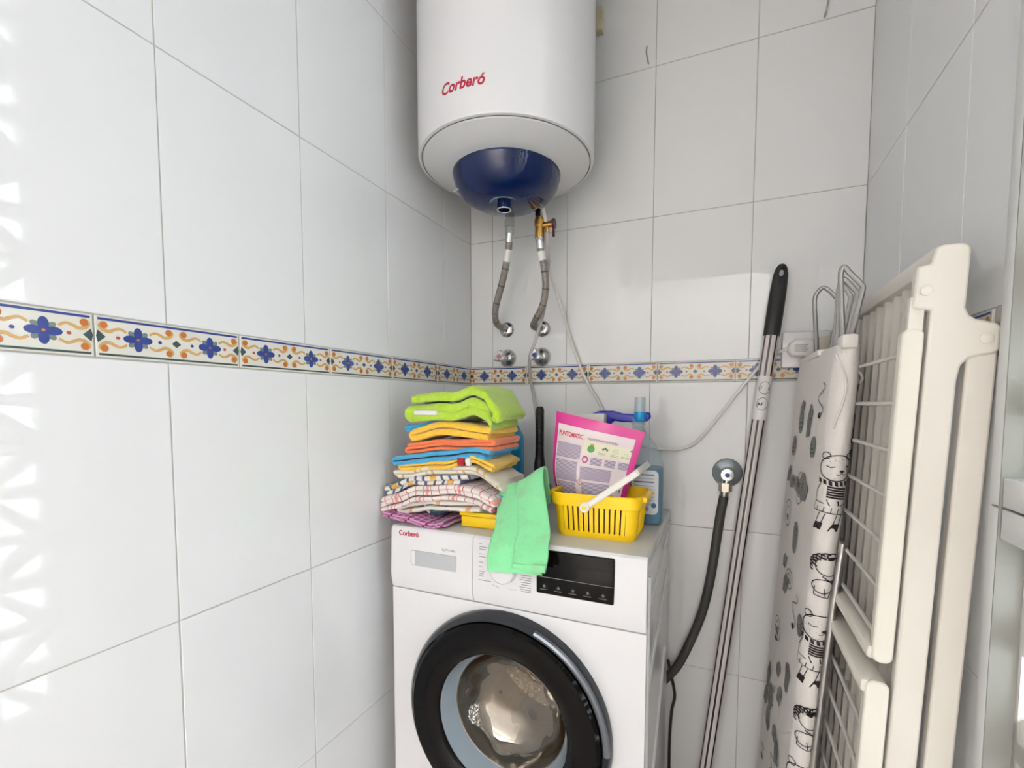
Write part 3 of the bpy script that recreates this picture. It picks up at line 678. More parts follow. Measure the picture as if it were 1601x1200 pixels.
# leaves, feathers and rings scattered on the left face
for i in range(46):
    u = -random.uniform(.006, LFACE - .01); v = random.uniform(.06, 1.19); r = random.uniform(-.5, .5); ty = random.randrange(4); h = random.uniform(.016, .034)
    if ty == 0:
        P.poly(ell(u, v, .024, h, 14, r * .3), 1)
        for k in range(4): P.stroke([(u - .018, v - h * .6 + k * h * .36), (u + .018, v - h * .5 + k * h * .36)], .0018, 0)
    elif ty == 1:
        P.stroke(ell(u, v, .036, h * 1.1, 18, r * .3), .0026, 1, True); P.stroke(ell(u, v, .02, h * .6, 12, r * .3), .0022, 1, True); P.poly(ell(u, v - h * .3, .012, .006, 8), 1)
    elif ty == 2:
        pts = [(u + .026 * math.sin(k * .9), v + h * (k / 5 - 1)) for k in range(11)]; P.stroke(pts, .003, 1); P.poly(ell(u, v - h, .012, .006, 8, .1), 0)
    else:
        P.poly([(u - .022, v - h), (u + .012, v - h * .9), (u + .026, v + h * .6), (u, v + h), (u - .02, v + h * .2)], 1); P.stroke([(u, v - h), (u + .006, v + h)], .003, 0); P.stroke([(u - .022, v), (u + .022, v + .006)], .0016, 0)
P.build('doodle_print', [INK, INKG], cover)['kind'] = 'stuff'
# tied cover strings, end cap
def loc(p): return Vector(p) - Vector((.886, -.245, 0))
b = MB(); b.box(.064, .088, -.190, -.150, 1.232, 1.256, ch=.005); b.box(.050, .085, -.06, .17, 1.232, 1.246, ch=.005); b.build('end_cap', mat('white_cap', (236, 230, 224), .5), ib)
b = MB()
sp_ = [board_pt(.012, 1.225, .003), board_pt(.030, 1.17, .003), board_pt(.02, 1.10, .003)]; b.tube(spline(sp_, 6), .0022, 6)
sp_ = [board_pt(.010, 1.222, .003), board_pt(.055, 1.19, .003), board_pt(.068, 1.175, .003)]; b.tube(spline(sp_, 6), .0022, 6); b.build('tie_string', mat('white_string', (236, 230, 224), .9), ib)
# folded legs: bent tube ends standing up above the board, long tube along its near edge
loops = [[(.965, -.12, 1.20), (.965, -.12, 1.244), (.961, -.12, 1.301), (.956, -.12, 1.373), (.962, -.12, 1.392), (.971, -.12, 1.400), (.983, -.12, 1.393), (1.002, -.12, 1.369), (1.004, -.12, 1.358), (.990, -.12, 1.257), (.984, -.12, 1.20)],
         [(.959, -.40, 1.18), (.959, -.40, 1.230), (.954, -.40, 1.305), (.951, -.40, 1.354), (.952, -.40, 1.368), (.956, -.40, 1.372), (.965, -.40, 1.360), (.980, -.40, 1.342), (.983, -.40, 1.333), (.978, -.40, 1.304), (.966, -.40, 1.231), (.961, -.40, 1.18)],
         [(.960, -.34, 1.20), (.962, -.34, 1.30), (.962, -.34, 1.358), (.968, -.34, 1.365), (.984, -.34, 1.346), (.988, -.34, 1.337), (.984, -.34, 1.309), (.973, -.34, 1.235), (.969, -.34, 1.20)],
         [(.966, -.29, 1.20), (.968, -.29, 1.30), (.970, -.29, 1.362), (.976, -.29, 1.365), (.987, -.29, 1.348), (.989, -.29, 1.338), (.984, -.29, 1.300), (.972, -.29, 1.234), (.968, -.29, 1.20)]]
for l in loops:
    b = MB(); b.tube(spline([loc(p) for p in l], 5), .0045, 10); b.build('leg_end', STEEL, ib)
b = MB(); b.tube([loc((.9655, -.428, .905)), loc((.9560, -.428, .80)), loc((.904, -.428, .02))], .0065, 12); leg = b.build('leg', STEEL, ib)
b = MB(); b.tube([loc((.9665, -.25, .905)), loc((.912, -.25, .02))], .0065, 12); b.build('leg', STEEL, ib)
b = MB(); b.tube([loc((.9655, -.428, .903)), loc((.9665, -.25, .903))], .005, 10); b.build('cross_bar', STEEL, ib)
b = MB(); b.tube([loc((.922, -.436, .60)), loc((.928, -.442, .60))], .004, 8); b.build('rivet', BLACKP, leg)

# ------------------------------------------------------------------ drying rack (folded, leaning on the right wall)
LEAN = .035
rk = empty('drying_rack', (.959, -.62, 0), (0, LEAN, 0)); tag(rk, 'folded cream plastic drying rack leaning on the right wall', 'drying rack')
PLA = mat('cream_white_plastic', (226, 220, 210), .35, bump=.05, bscale=40, var=.03)
PLA2 = mat('ivory_plastic', (232, 226, 214), .28, var=.02)
WIRE = mat('white_coated_wire', (222, 220, 210), .3)
X = lambda x: x - 1.0
def rr(x0, z0, x1, z1, r, n=6):
    pts = []
    for cx, cz, a in ((x1 - r, z1 - r, 0), (x0 + r, z1 - r, 90), (x0 + r, z0 + r, 180), (x1 - r, z0 + r, 270)):
        for k in range(n + 1):
            t = math.radians(a + 90 * k / n); pts.append((cx + r * math.cos(t), cz + r * math.sin(t)))
    return pts
# main frame: near plate with its two lugs, far plate, top rail, vertical bars
def plate_poly():
    a = [(1.002, .012), (1.034, .012), (1.034, 1.172)]
    a += [(1.0365, 1.19), (1.043, 1.198), (1.052, 1.201)]
    a += [(1.057 + .019 * math.cos(math.radians(t)), 1.222 + .020 * math.sin(math.radians(t))) for t in range(-80, 81, 16)]
    a += [(1.046, 1.2455), (1.0395, 1.250), (1.0355, 1.259), (1.0355, 1.312)]
    a += [(1.0255 + .010 * math.cos(math.radians(t)), 1.326 + .010 * math.sin(math.radians(t))) for t in range(0, 91, 18)]
    a += [(1.008, 1.336), (1.001, 1.330), (.998, 1.313), (.984, 1.3105), (.984, 1.270)]
    a += [(.990 + .007 * math.cos(math.radians(t)), 1.265 + .007 * math.sin(math.radians(t))) for t in range(190, 271, 20)]
    a += [(1.002, 1.2575)]
    return [(X(x), z) for x, z in a]
mf = empty('main_frame'); mf.parent = rk
b = MB(); b.prism(plate_poly(), 0, .016, 'Y'); b.build('near_plate', PLA, mf, bevel=.003)
b = MB(); b.box(X(1.002), X(1.034), .50, .516, .012, 1.33, ch=.004); b.build('far_plate', PLA, mf)
b = MB(); b.box(X(1.000), X(1.026), .002, .516, 1.308, 1.337, ch=.009); b.build('top_rail', PLA, mf)
b = MB(); b.box(X(1.006), X(1.028), .01, .51, .62, .64, ch=.004); b.build('cross_rail', PLA, mf)
for k in range(11):
    y = .045 + k * .042
    if k == 0:
        b = MB(); b.box(X(1.008), X(1.018), -.0055, .0055, .05, 1.318); bar0 = b.build('vertical_bar', PLA, mf); bar0.location = (0, y, 0)
    else: copy_obj(bar0, mf, (0, y, 0))
for x, z, r in ((1.057, 1.222, .0065), (.9955, 1.281, .0065)):
    b = MB(); b.lathe([(r, 0), (r, -.0018), (r - .0012, -.0026), (.001, -.0026)], (X(x), 0, z), 'Y', 24); b.build('pivot', PLA, mf)
# upper wing
uw = empty('upper_wing'); uw.parent = rk
def wing(parent, z0, z1, xa, xb, wires, round_bottom=True, round_top=False):
    for y0, y1 in ((.002, .018), (.498, .514)):
        pts = rr(X(xa), z0, X(xb), z1, .010)
        b = MB(); b.prism(pts, y0, y1, 'Y'); b.build('wing_rail', PLA2, parent, bevel=.0025)
    for z in ([z0] if round_bottom else []) + ([z1 - .022] if round_top else []):
        b = MB(); b.box(X(xa) - .006, X(xb) - .002, .0045, .5115, z + .0015, z + .0215, ch=.006); b.build('end_rail', PLA2, parent)
    for i, z in enumerate(wires):
        b = MB(); b.tube([(X(xa) + .004, .012, z), (X(xa) + .004, .505, z)], .0030, 8); b.build('wire', WIRE, parent)
wing(uw, .798, 1.236, .976, .999, [1.203 - .0615 * k for k in range(7)])
b = MB(); b.box(X(.981), X(.997), .003, .016, 1.19, 1.275, ch=.002); b.build('slide', PLA, uw)
lw = empty('lower_wing'); lw.parent = rk
wing(lw, .03, .772, .972, .999, [.70 - .0615 * k for k in range(11)], True, True)
# rear leg frame beside the wall
lf = empty('leg_frame'); lf.parent = rk
for y0, y1 in ((.004, .02), (.49, .506)):
    b = MB(); b.prism(rr(X(1.0425), .0, X(1.0715), 1.212, .008), y0, y1, 'Y'); b.build('leg_rail', PLA, lf, bevel=.003)
for z_ in (.05, .75):
    b = MB(); b.box(X(1.047), X(1.067), .012, .5, z_, z_ + .025, ch=.005); b.build('leg_cross_bar', PLA, lf)
b = MB()
for z in (.842, .818):
    b.tube([(X(.970), .27, z), (X(.976), .275, z + .006)], .007, 8)
b.build('rust_spot', RUST, uw)

# ------------------------------------------------------------------ folded laundry on the machine
def terry(name, rgb, v=.18): return mat(name, rgb, .95, bump=1.0, bscale=260, var=v, vscale=120, sheen=.4)
def folded(name, m, x0, x1, y0, y1, z0, z1, layers, label, shape=None, right_first=True, amp=.003, seed=0, cat='towel', grp='folded laundry stack', thick=.80, skew=0.0):
    """ribbon folded back and forth: profile in x-z, run along y; shape(x01) lifts the layers"""
    pitch = (z1 - z0) / layers; th = pitch * thick / 2; path = []; W_ = x1 - x0
    for l in range(layers):
        zc = z0 + pitch * (l + .5) + pitch * .10 * math.sin(l * 2.3 + seed); ins = .009 * ((l * 37 + seed) % 3)
        xa, xb = x0 + pitch / 2 + (ins if l % 2 else 0), x1 - pitch / 2 - (ins if not l % 2 else .002)
        xsq = [xa + (xb - xa) * k / 18 for k in range(19)]
        if (l % 2 == 0) == right_first: xsq = xsq[::-1]
        path += [(x, zc) for x in xsq]
        if l < layers - 1:
            xe = xsq[-1]; sg = -1 if xe < (x0 + x1) / 2 else 1
            path += [(xe + sg * pitch / 2 * math.sin(a), zc + pitch / 2 * (1 - math.cos(a))) for a in [PI * k / 6 for k in range(1, 6)]]
    n = len(path); outer = []; arc = [0]
    for i in range(1, n): arc.append(arc[-1] + math.hypot(path[i][0] - path[i - 1][0], path[i][1] - path[i - 1][1]))
    nrm = []
    for i in range(n):
        a, c = path[max(i - 1, 0)], path[min(i + 1, n - 1)]; dx, dz = c[0] - a[0], c[1] - a[1]; l = math.hypot(dx, dz) or 1; nrm.append((-dz / l, dx / l))
    cols = [(y0, .35), (y0 + .0015, .7), (y0 + .005, .93)] + [(y0 + (y1 - y0) * k / 14, 1) for k in range(1, 14)] + [(y1 - .004, .9), (y1, .55)]
    b = MB(); b.uv = []
    for j, (y, k) in enumerate(cols):
        for sd in (1, -1):
            for i in range(n):
                x = path[i][0] + nrm[i][0] * th * k * sd; z = path[i][1] + nrm[i][1] * th * k * sd
                w = shape((path[i][0] - x0) / W_) if shape else 0
                nz = noise.noise(Vector((x * 16 + seed, y * 14, seed * 3.1))) * amp + .0012 * noise.noise(Vector((x * 110, y * 110, seed)))
                wy = noise.noise(Vector((x * 20, z * 60, seed))) * .009 + skew * ((path[i][0] - x0) / W_)
                b.v.append((x + noise.noise(Vector((y * 15, z * 60, seed + 9))) * .006 + .0015 * noise.noise(Vector((x * 90, y * 90, z * 120))), y + wy, z + w + nz)); b.uv.append((arc[i], y))
    N2 = 2 * n
    for j in range(len(cols) - 1):
        for sd in range(2):
            for i in range(n - 1):
                p = j * N2 + sd * n + i; b.f.append((p, p + 1, p + N2 + 1, p + N2)); b.m.append(0)
        for i in (0, n - 1): p = j * N2 + i; b.f.append((p, p + n, p + n + N2, p + N2)); b.m.append(0)
    for j in (0, len(cols) - 1):
        for i in range(n - 1): p = j * N2 + i; b.f.append((p, p + 1, p + n + 1, p + n)); b.m.append(0)
    o = b.build(name, m, None, smooth=60); tag(o, label, cat, grp); return o
def lerp(*pts):
    def f(t):
        t = max(0, min(1, t))
        for (a, va), (c, vc) in zip(pts, pts[1:]):
            if t <= c: 
                k = (t - a) / (c - a); k = k * k * (3 - 2 * k); return va + (vc - va) * k
        return pts[-1][1]
    return f
YFR = -.44
GREEN = terry('lime_terry', (172, 208, 44)); BLUE = terry('sky_blue_terry', (44, 160, 208)); YEL = terry('yellow_terry', (246, 190, 36)); ORA = terry('orange_terry', (238, 112, 44))
# bottom to top
PURP = line_mat('purple_check', (168, 48, 130), [('u', .016, 0, .004, (214, 150, 196)), ('v', .018, 0, .004, (222, 170, 206)), ('u', .05, .01, .006, (120, 20, 84))])
folded('kitchen_cloth', PURP, .022, .205, -.470, -.30, .855, .869, 2, 'crumpled magenta checked cloth lying at the bottom of the stack', lerp((0, .010), (.3, .004), (.75, -.002), (1, .004)), amp=.006, seed=3, cat='cloth')
# rolled cloth
b = MB(); b.uv = None; pts = []
for k in range(90):
    a = k * .24; r = .004 + .0009 * a * 1.05; pts.append((.148 + 1.45 * r * math.cos(a), .8955 + .86 * r * math.sin(a)))
n = len(pts); ROLLM = [mat('roll_navy', (34, 50, 84), .9), mat('roll_teal', (60, 128, 150), .9), mat('roll_white', (220, 222, 220), .9), mat('roll_green', (52, 92, 84), .9)]
for i in range(n - 1):
    (xa, za), (xb, zb) = pts[i], pts[i + 1]; dx, dz = xb - xa, zb - za; l = math.hypot(dx, dz); nx, nz = -dz / l * .0022, dx / l * .0022
    b.add([(xa + nx, -.435, za + nz), (xa - nx, -.435, za - nz), (xb - nx, -.435, zb - nz), (xb + nx, -.435, zb + nz), (xa + nx, -.29, za + nz), (xa - nx, -.29, za - nz), (xb - nx, -.29, zb - nz), (xb + nx, -.29, zb + nz)],
          [(0, 1, 2, 3), (4, 7, 6, 5), (0, 3, 7, 4), (1, 5, 6, 2)], (0, 2, 1, 3, 2)[(i // 14) % 5])
tag(b.build('rolled_cloth', ROLLM, None), 'rolled dish cloth in navy, white and teal under the tea towels', 'cloth', 'folded laundry stack')
WHT = line_mat('white_tea_towel', (236, 228, 218), [('u', .16, .03, .012, (214, 168, 120)), ('v', .3, .06, .008, (214, 168, 120))])
CHK = line_mat('red_checked_tea_towel', (238, 226, 220), [('u', .022, 0, .0022, (196, 96, 112)), ('v', .026, .004, .0022, (190, 84, 104)), ('u', .088, .01, .008, (226, 150, 146))])
NAVY = line_mat('navy_printed_towel', (230, 226, 218), [('u', .024, 0, .007, (64, 76, 118)), ('v', .05, .01, .012, (88, 100, 136)), ('u', .11, .03, .016, (226, 172, 74))])
CREAM = line_mat('cream_striped_towel', (232, 222, 204), [('u', .085, .01, .006, (196, 168, 118)), ('u', .085, .026, .006, (214, 190, 150))])
folded('tea_towel', WHT, .050, .300, -.445, -.32, .892, .916, 2, 'plain white tea towel with tan stripe, lowest of the tea towels', lerp((0, -.022), (.16, -.016), (.4, -.004), (1, .004)), amp=.004, seed=5, thick=.95)
folded('tea_towel', CHK, .006, .318, -.458, -.31, .914, .952, 3, 'white tea towel with red check lines, drooping at its left end', lerp((0, -.040), (.12, -.030), (.35, -.006), (.65, .004), (.85, .002), (1, -.016)), amp=.004, seed=6, thick=.95)
folded('tea_towel', NAVY, .016, .255, -.450, -.32, .948, .974, 2, 'white tea towel printed with navy blue figures', lerp((0, -.036), (.4, -.004), (1, .006)), amp=.003, seed=8, thick=.95)
folded('tea_towel', CREAM, .045, .335, -.446, -.31, .974, .999, 2, 'cream tea towel with tan stripes under the small yellow towel', lerp((0, -.018), (.45, .0), (.7, .004), (1, -.030)), amp=.004, seed=9, thick=.95)
folded('hand_towel', YEL, .058, .322, -.452, -.31, .997, 1.017, 2, 'thin yellow towel with red print, directly under the blue towel', lerp((0, -.020), (.45, -.008), (.75, .010), (1, -.010)), amp=.003, seed=10, thick=.95)
folded('hand_towel', BLUE, .046, .316, -.455, -.31, 1.013, 1.036, 2, 'sky blue folded towel in the middle of the stack', lerp((0, -.024), (.5, -.006), (.8, .006), (1, .002)), amp=.003, seed=11, thick=.95)
folded('hand_towel', ORA, .078, .316, -.450, -.31, 1.032, 1.058, 3, 'orange folded towel below the yellow one', lerp((0, -.014), (.4, .0), (1, .004)), amp=.003, seed=12, thick=.97)
folded('hand_towel', YEL, .092, .318, -.450, -.31, 1.057, 1.090, 2, 'thick yellow terry towel under the lime towel', lerp((0, -.010), (.45, .008), (1, -.004)), amp=.005, seed=13, thick=.97)
folded('hand_towel', BLUE, .076, .190, -.438, -.33, 1.086, 1.108, 2, 'small bright blue cloth sticking out under the lime towel', lerp((0, -.020), (1, .002)), amp=.004, seed=14, thick=.95)
folded('hand_towel', GREEN, .090, .322, -.458, -.31, 1.100, 1.166, 3, 'fluffy lime green terry towel on top of the stack', lerp((0, -.012), (.3, .002), (.52, -.004), (.76, .012), (.88, .006), (1, -.028)), amp=.010, seed=15, thick=.97)
# red and white woven figure on the small yellow towel
for xa_, xb_, m_ in ((.225, .243, mat('dark_red_weave', (150, 30, 40), .9)), (.246, .258, WHITEL)):
    b = MB(); b.box(xa_, xb_, -.4585, -.446, 1.001, 1.019, 0, ch=.003); b.build('woven_patch', m_, bpy.data.objects['hand_towel'])
# green care label on the lime towel
b = MB(); b.box(.112, .175, -.464, -.45, 1.113, 1.124, ch=.003); o = b.build('care_label', WHITEL); o.parent = bpy.data.objects['hand_towel.004']
# yellow sponge case, patterned packet
e = empty('sponge_box', (.265, -.375, .853)); tag(e, 'yellow plastic sponge box standing under the tea towels', 'box')
YP = mat('yellow_plastic', (244, 204, 30), .35, var=.03)
b = MB(); b.box(-.05, .05, -.05, .05, .001, .026, ch=.003); b.build('body', YP, e)
b = MB(); b.box(-.053, .053, -.053, .053, .0265, .037, ch=.003); b.build('lid', YP, e)
e = empty('cloth_packet', (.292, -.375, .8905)); tag(e, 'small packet of teal and orange cloths on the sponge box', 'packet')
for i, c in enumerate([(30, 120, 130), (226, 130, 44), (24, 150, 170), (236, 226, 210), (40, 160, 190)]):
    b = MB(); b.box(-.045 + .002 * (i % 2), .052, -.05, .05, .0005 + i * .0085, .0085 + i * .0085, ch=.0025); b.build('cloth', terry('packet_%d' % i, c), e)

# green microfibre cloth hanging over the machine's front edge
MF = mat('mint_microfibre', (132, 222, 156), .95, bump=.8, bscale=500, var=.06, vscale=30, sheen=.4)
def stain(m, rgb, scale, lo, hi):
    nt = m.node_tree; bs = nt.nodes['Principled BSDF']; src = bs.inputs['Base Color'].links[0].from_socket
    tc = nt.nodes.new('ShaderNodeTexCoord'); n = nt.nodes.new('ShaderNodeTexNoise'); n.inputs['Scale'].default_value = scale; n.inputs['Detail'].default_value = 5
    nt.links.new(tc.outputs['Object'], n.inputs['Vector'])
    mr = nt.nodes.new('ShaderNodeMapRange'); mr.inputs[1].default_value = lo; mr.inputs[2].default_value = hi; mr.inputs[4].default_value = .45; nt.links.new(n.outputs['Fac'], mr.inputs[0])
    mx = nt.nodes.new('ShaderNodeMix'); mx.data_type = 'RGBA'; nt.links.new(mr.outputs[0], mx.inputs['Factor']); nt.links.new(src, mx.inputs['A']); mx.inputs['B'].default_value = lin(rgb) + (1,)
    nt.links.new(mx.outputs['Result'], bs.inputs['Base Color'])
stain(MF, (150, 160, 110), 22, .56, .72)
def drape(name, u0, u1, vend, dy, seed, parent, ridge):
    b = MB(); nu, nv = 26, 44; top = []
    for i in range(nu + 1):
        u = u0 + (u1 - u0) * i / nu
        zr = ridge(u)
        xr = .306 + .114 * u; xb = .332 + .130 * u
        path = [(xr + .004, -.372, zr - .085), (xr + .002, -.386, zr - .020), (xr, -.402, zr), (xr + .004, -.425, zr - .022), (xb - .004, -.470, .885), (xb, -.490, .860), (xb, -.501, .84), (xb - .004, -.510, .81), (xb, -.512, vend(u))]
        sp = spline(path, 6)
        for j in range(nv + 1):
            t = j / nv * (len(sp) - 1); k = min(int(t), len(sp) - 2); p = sp[k].lerp(sp[k + 1], t - k)
            nz = noise.noise(Vector((u * 3.5 + seed, j * .08, seed))) ; p = p + Vector((nz * .004, dy + nz * .004 - .004 * abs(nz), 0)); b.v.append(tuple(p))
    m = nv + 1
    for i in range(nu):
        for j in range(nv): b.f.append((i * m + j, (i + 1) * m + j, (i + 1) * m + j + 1, i * m + j + 1)); b.m.append(0)
    o = b.build(name, MF, parent, smooth=70); md = o.modifiers.new('thick', 'SOLIDIFY'); md.thickness = .004; md.offset = 0
    return o
e = empty('microfibre_cloth', (0, 0, 0)); tag(e, 'mint green microfibre cloth draped over the front edge of the washing machine', 'cloth')
rid = lambda u: .940 + .058 * u + .004 * math.sin(u * 9)
drape('under_layer', 0, .93, lambda u: .793 + .010 * u, 0, 1, e, rid)
drape('upper_layer', .44, 1.0, lambda u: .815 + .010 * u, -.0055, 4, e, lambda u: rid(u) + .003)

# ------------------------------------------------------------------ basket, pouch, bottles
e = empty('basket', (.5265, -.343, MT)); tag(e, 'small yellow plastic basket with vertical slots and white handle', 'basket')
YB2 = mat('basket_yellow', (250, 206, 22), .3, var=.03)
def rrect(hx, hy, r, n=6):
    pts = []
    for cx, cy, a in ((hx - r, hy - r, 0), (-hx + r, hy - r, 90), (-hx + r, -hy + r, 180), (hx - r, -hy + r, 270)):
        for k in range(n + 1): t = math.radians(a + 90 * k / n); pts.append((cx + r * math.cos(t), cy + r * math.sin(t)))
    return pts
def ringband(b, levels, n=6):
    vs = []; m = 0
    for hx, hy, r, z in levels:
        q = rrect(hx, hy, r, n); m = len(q); vs += [(x, y, z) for x, y in q]
    b.add(vs, [(i * m + k, i * m + (k + 1) % m, (i + 1) * m + (k + 1) % m, (i + 1) * m + k) for i in range(len(levels) - 1) for k in range(m)])
b = MB()
ringband(b, [(.083, .053, .02, .0), (.087, .057, .022, .008), (.088, .058, .022, .014), (.0855, .0555, .02, .014), (.084, .054, .02, .008), (.08, .05, .02, .004)])
b.prism(rrect(.082, .052, .02), .001, .004, 'Z')
ringband(b, [(.0925, .0625, .024, .068), (.0935, .0635, .024, .070), (.098, .068, .026, .070), (.1, .07, .028, .094), (.098, .068, .027, .0965), (.0965, .0665, .026, .094), (.094, .064, .025, .072), (.0905, .0605, .023, .068), (.0925, .0625, .024, .068)])
# slats between the slots on the long sides, plain corners and ends
def wallpiece(a0, a1, fn):
    vs = []
    for z, k in ((.012, 0), (.07, 1)):
        for a in (a0, a1):
            for d in (0, -.0025): vs.append(fn(a, d, z, k))
    b.add(vs, [(0, 2, 6, 4), (1, 5, 7, 3), (0, 4, 5, 1), (2, 3, 7, 6), (0, 1, 3, 2), (4, 6, 7, 5)])
for sg in (-1, 1):
    for k in range(12):
        c = -.0605 + k * .011; wallpiece(c - .0038, c + .0038, lambda a, d, z, kk: (a * (1 + .05 * kk), sg * (.0575 + .0045 * kk + d), z))
    ringpts = 0
for q0 in range(4):   # rounded corners
    lv = []
    for hx, hy, r, z in ((.0875, .0575, .022, .012), (.0920, .0620, .024, .070)):
        lv.append([(x, y, z) for x, y in rrect(hx, hy, r)][q0 * 7:q0 * 7 + 7])
    ex = lambda p: (p[0], p[1])
    m = 7; b.add(lv[0] + lv[1], [(k, k + 1, m + k + 1, m + k) for k in range(m - 1)])
for sg in (-1, 1): wallpiece(-.0355, .0355, lambda a, d, z, kk: (sg * (.0875 + .0045 * kk + d), a * (1 + .06 * kk), z))
for k in range(6): b.tube([(.0885, -.03 + k * .012, .014), (.0930, -.03 + k * .012, .068)], .0012, 6)
b.box(.093, .108, -.045, .045, .083, .0955, ch=.004); b.box(-.108, -.093, -.045, .045, .083, .0955, ch=.004)
b.build('body', YB2, e)
b = MB(); a0 = Vector((-.016, -.0735, .070)); a1 = Vector((.092, -.0735, .150))
WH = mat('white_handle', (240, 238, 228), .35)
d = (a1 - a0).normalized(); pz = Vector((-d.z, 0, d.x))
def bar(b, p, q, w, t, dirw): 
    w2 = dirw * w / 2; n_ = (q - p).normalized().cross(dirw).normalized() * t / 2
    b.add([p + w2 + n_, p - w2 + n_, p - w2 - n_, p + w2 - n_, q + w2 + n_, q - w2 + n_, q - w2 - n_, q + w2 - n_], [(0, 1, 2, 3), (4, 7, 6, 5), (0, 4, 5, 1), (1, 5, 6, 2), (2, 6, 7, 3), (3, 7, 4, 0)])
for ysg in (-1, 1):
    off = Vector((0, .147 if ysg > 0 else 0, 0))
    bar(b, a0 + off, a1 + off, .013, .004, pz); bar(b, a0 + off + pz * .005, a1 + off + pz * .005, .003, .007, pz); bar(b, a0 + off - pz * .005, a1 + off - pz * .005, .003, .007, pz)
bar(b, a1, a1 + Vector((0, .147, 0)), .013, .005, pz)
b.build('handle', WH, e, bevel=.0012)
b = MB(); b.lathe([(.011, .004), (.011, -.004), (.009, -.006), (.001, -.006)], (a0.x, a0.y, a0.z), 'Y', 28); hub = b.build('handle_hub', WH, e)
b = MB(); b.lathe([(.0042, -.005), (.0042, -.0075), (.001, -.008)], (a0.x, a0.y, a0.z), 'Y', 16); b.build('pin', YB2, hub)

e = empty('scourer_pack', (.5265, -.343, MT + .0045)); tag(e, 'dark red pack of scourers lying inside the yellow basket', 'pack')
b = MB(); b.box(-.070, .070, -.044, -.016, .0005, .056, ch=.006); b.build('wrapper', mat('maroon_wrapper', (92, 22, 30), .4, var=.2, vscale=40), e)
b = MB(); b.box(-.0705, .0705, -.0445, -.0155, .044, .050, ch=.002); b.build('seal_band', mat('dark_band', (60, 14, 20), .4), e)
# detergent pouch standing in the basket
e = empty('detergent_pouch', (.50, -.335, .865)); tag(e, 'white and magenta laundry detergent pouch leaning in the yellow basket', 'pouch')
c00, c10, c11, c01 = Vector((-.056, .020, .005)), Vector((.062, .020, .005)), Vector((.117, .010, .214)), Vector((-.086, .010, .258))
def pouch(u, v, side=-1, off=0.0):
    p = (c00 * (1 - u) + c10 * u) * (1 - v) + (c01 * (1 - u) + c11 * u) * v
    wv = .004 * math.sin(u * 7 + v * 3) * (1 - v) + .003 * math.sin(v * 11 + u * 4) + .006 * math.sin(u * 5 - v * 4)
    bul = .026 * (math.sin(PI * min(1, max(0, u))) ** .6) * max(0, (1 - v ** 3)) * (.5 + .5 * math.sin(PI * min(1, v + .25)))
    return (p.x + .003 * math.sin(v * 9) * (1 - abs(2 * u - 1)) - .024 * math.sin(PI * v ** .75) * (1 - u) ** 1.5, p.y + side * (bul + off) + wv, p.z)
b = MB(); n = 26
for sd in (-1, 1): b.add([pouch(i / n, j / n, sd) for j in range(n + 1) for i in range(n + 1)], [(j * (n + 1) + i, j * (n + 1) + i + 1, (j + 1) * (n + 1) + i + 1, (j + 1) * (n + 1) + i) for j in range(n) for i in range(n)])
PK = mat('magenta_film', (206, 56, 140), .22, var=.12, vscale=20)
pch = b.build('film', PK, e)
# printed back panel
def PP(u, v): return pouch(u, v, -1, .0012)
P = Print(PP)
def cell(u0, v0, u1, v1, mi, nu=8, nv=8):
    q = [(u0 + (u1 - u0) * i / nu, v0 + (v1 - v0) * j / nv) for j in range(nv + 1) for i in range(nu + 1)]
    P.mb.add([P.fn(*a) for a in q], [(j * (nu + 1) + i, j * (nu + 1) + i + 1, (j + 1) * (nu + 1) + i + 1, (j + 1) * (nu + 1) + i) for j in range(nv) for i in range(nu)], mi)
cell(.045, .0, .925, .90, 0, 22, 22)
P.build('print_panel', [mat('pouch_white', (240, 226, 228), .3)], pch)
P = Print(lambda u, v: pouch(u, v, -1, .0018))
cell(.38, .67, .92, .79, 0, 12, 4)
P.build('pale_panel', [mat('pouch_cream', (236, 232, 204), .3)], pch)
P = Print(lambda u, v: pouch(u, v, -1, .0022 + P.k * 1.2e-6))
P.text('PUNTOMATIC', .065, .80, .042, 0, bold=.02, stretch=.78)
w = P.text('NUESTRO', .42, .808, .021, 1, bold=.01, stretch=.85); w2 = P.text('PUNTO', .42 + w + .003, .808, .021, 0, bold=.02, stretch=.85); P.text('SOSTENIBLE', .42 + w + w2 + .006, .808, .021, 1, bold=.01, stretch=.85)
P.poly(ell(.47, .725, .042, .036, 18), 2); P.poly(ell(.475, .765, .024, .012, 10), 6)
for k in range(3): P.poly(ell(.605 + .022 * k, .742 + .012 * (k % 2), .012, .012, 8), 1)
P.stroke(ell(.745, .74, .026, .022, 16), .004, 5, True); P.stroke([(.745, .752), (.745, .738), (.755, .732)], .004, 5); P.poly([(.90, .775), (.925, .79), (.925, .76)], 1); P.stroke(ell(.865, .72, .02, .022, 12), .003, 5, True)
for c in (.60, .745, .865):
    for k in range(2): P.rect(c - .045, .700 - .014 * k, c + .045, .705 - .014 * k, 5)
P.stroke(ell(.425, .615, .030, .028, 16), .014, 3, True)
def block(u0, v0, u1, v1, step=.0125, seg=6):
    v = v1
    while v > v0:
        for s in range(seg):
            a = u0 + (u1 - u0) * s / seg; c = u0 + (u1 - u0) * (s + 1) / seg; P.rect(a, v - step * .62, c, v, 4)
        v -= step
block(.06, .60, .36, .735); block(.06, .40, .34, .575); block(.06, .26, .32, .375)
block(.49, .575, .62, .645); block(.655, .575, .775, .645); block(.81, .575, .93, .645)
block(.38, .43, .75, .545); block(.40, .26, .75, .40); block(.38, .10, .74, .24)
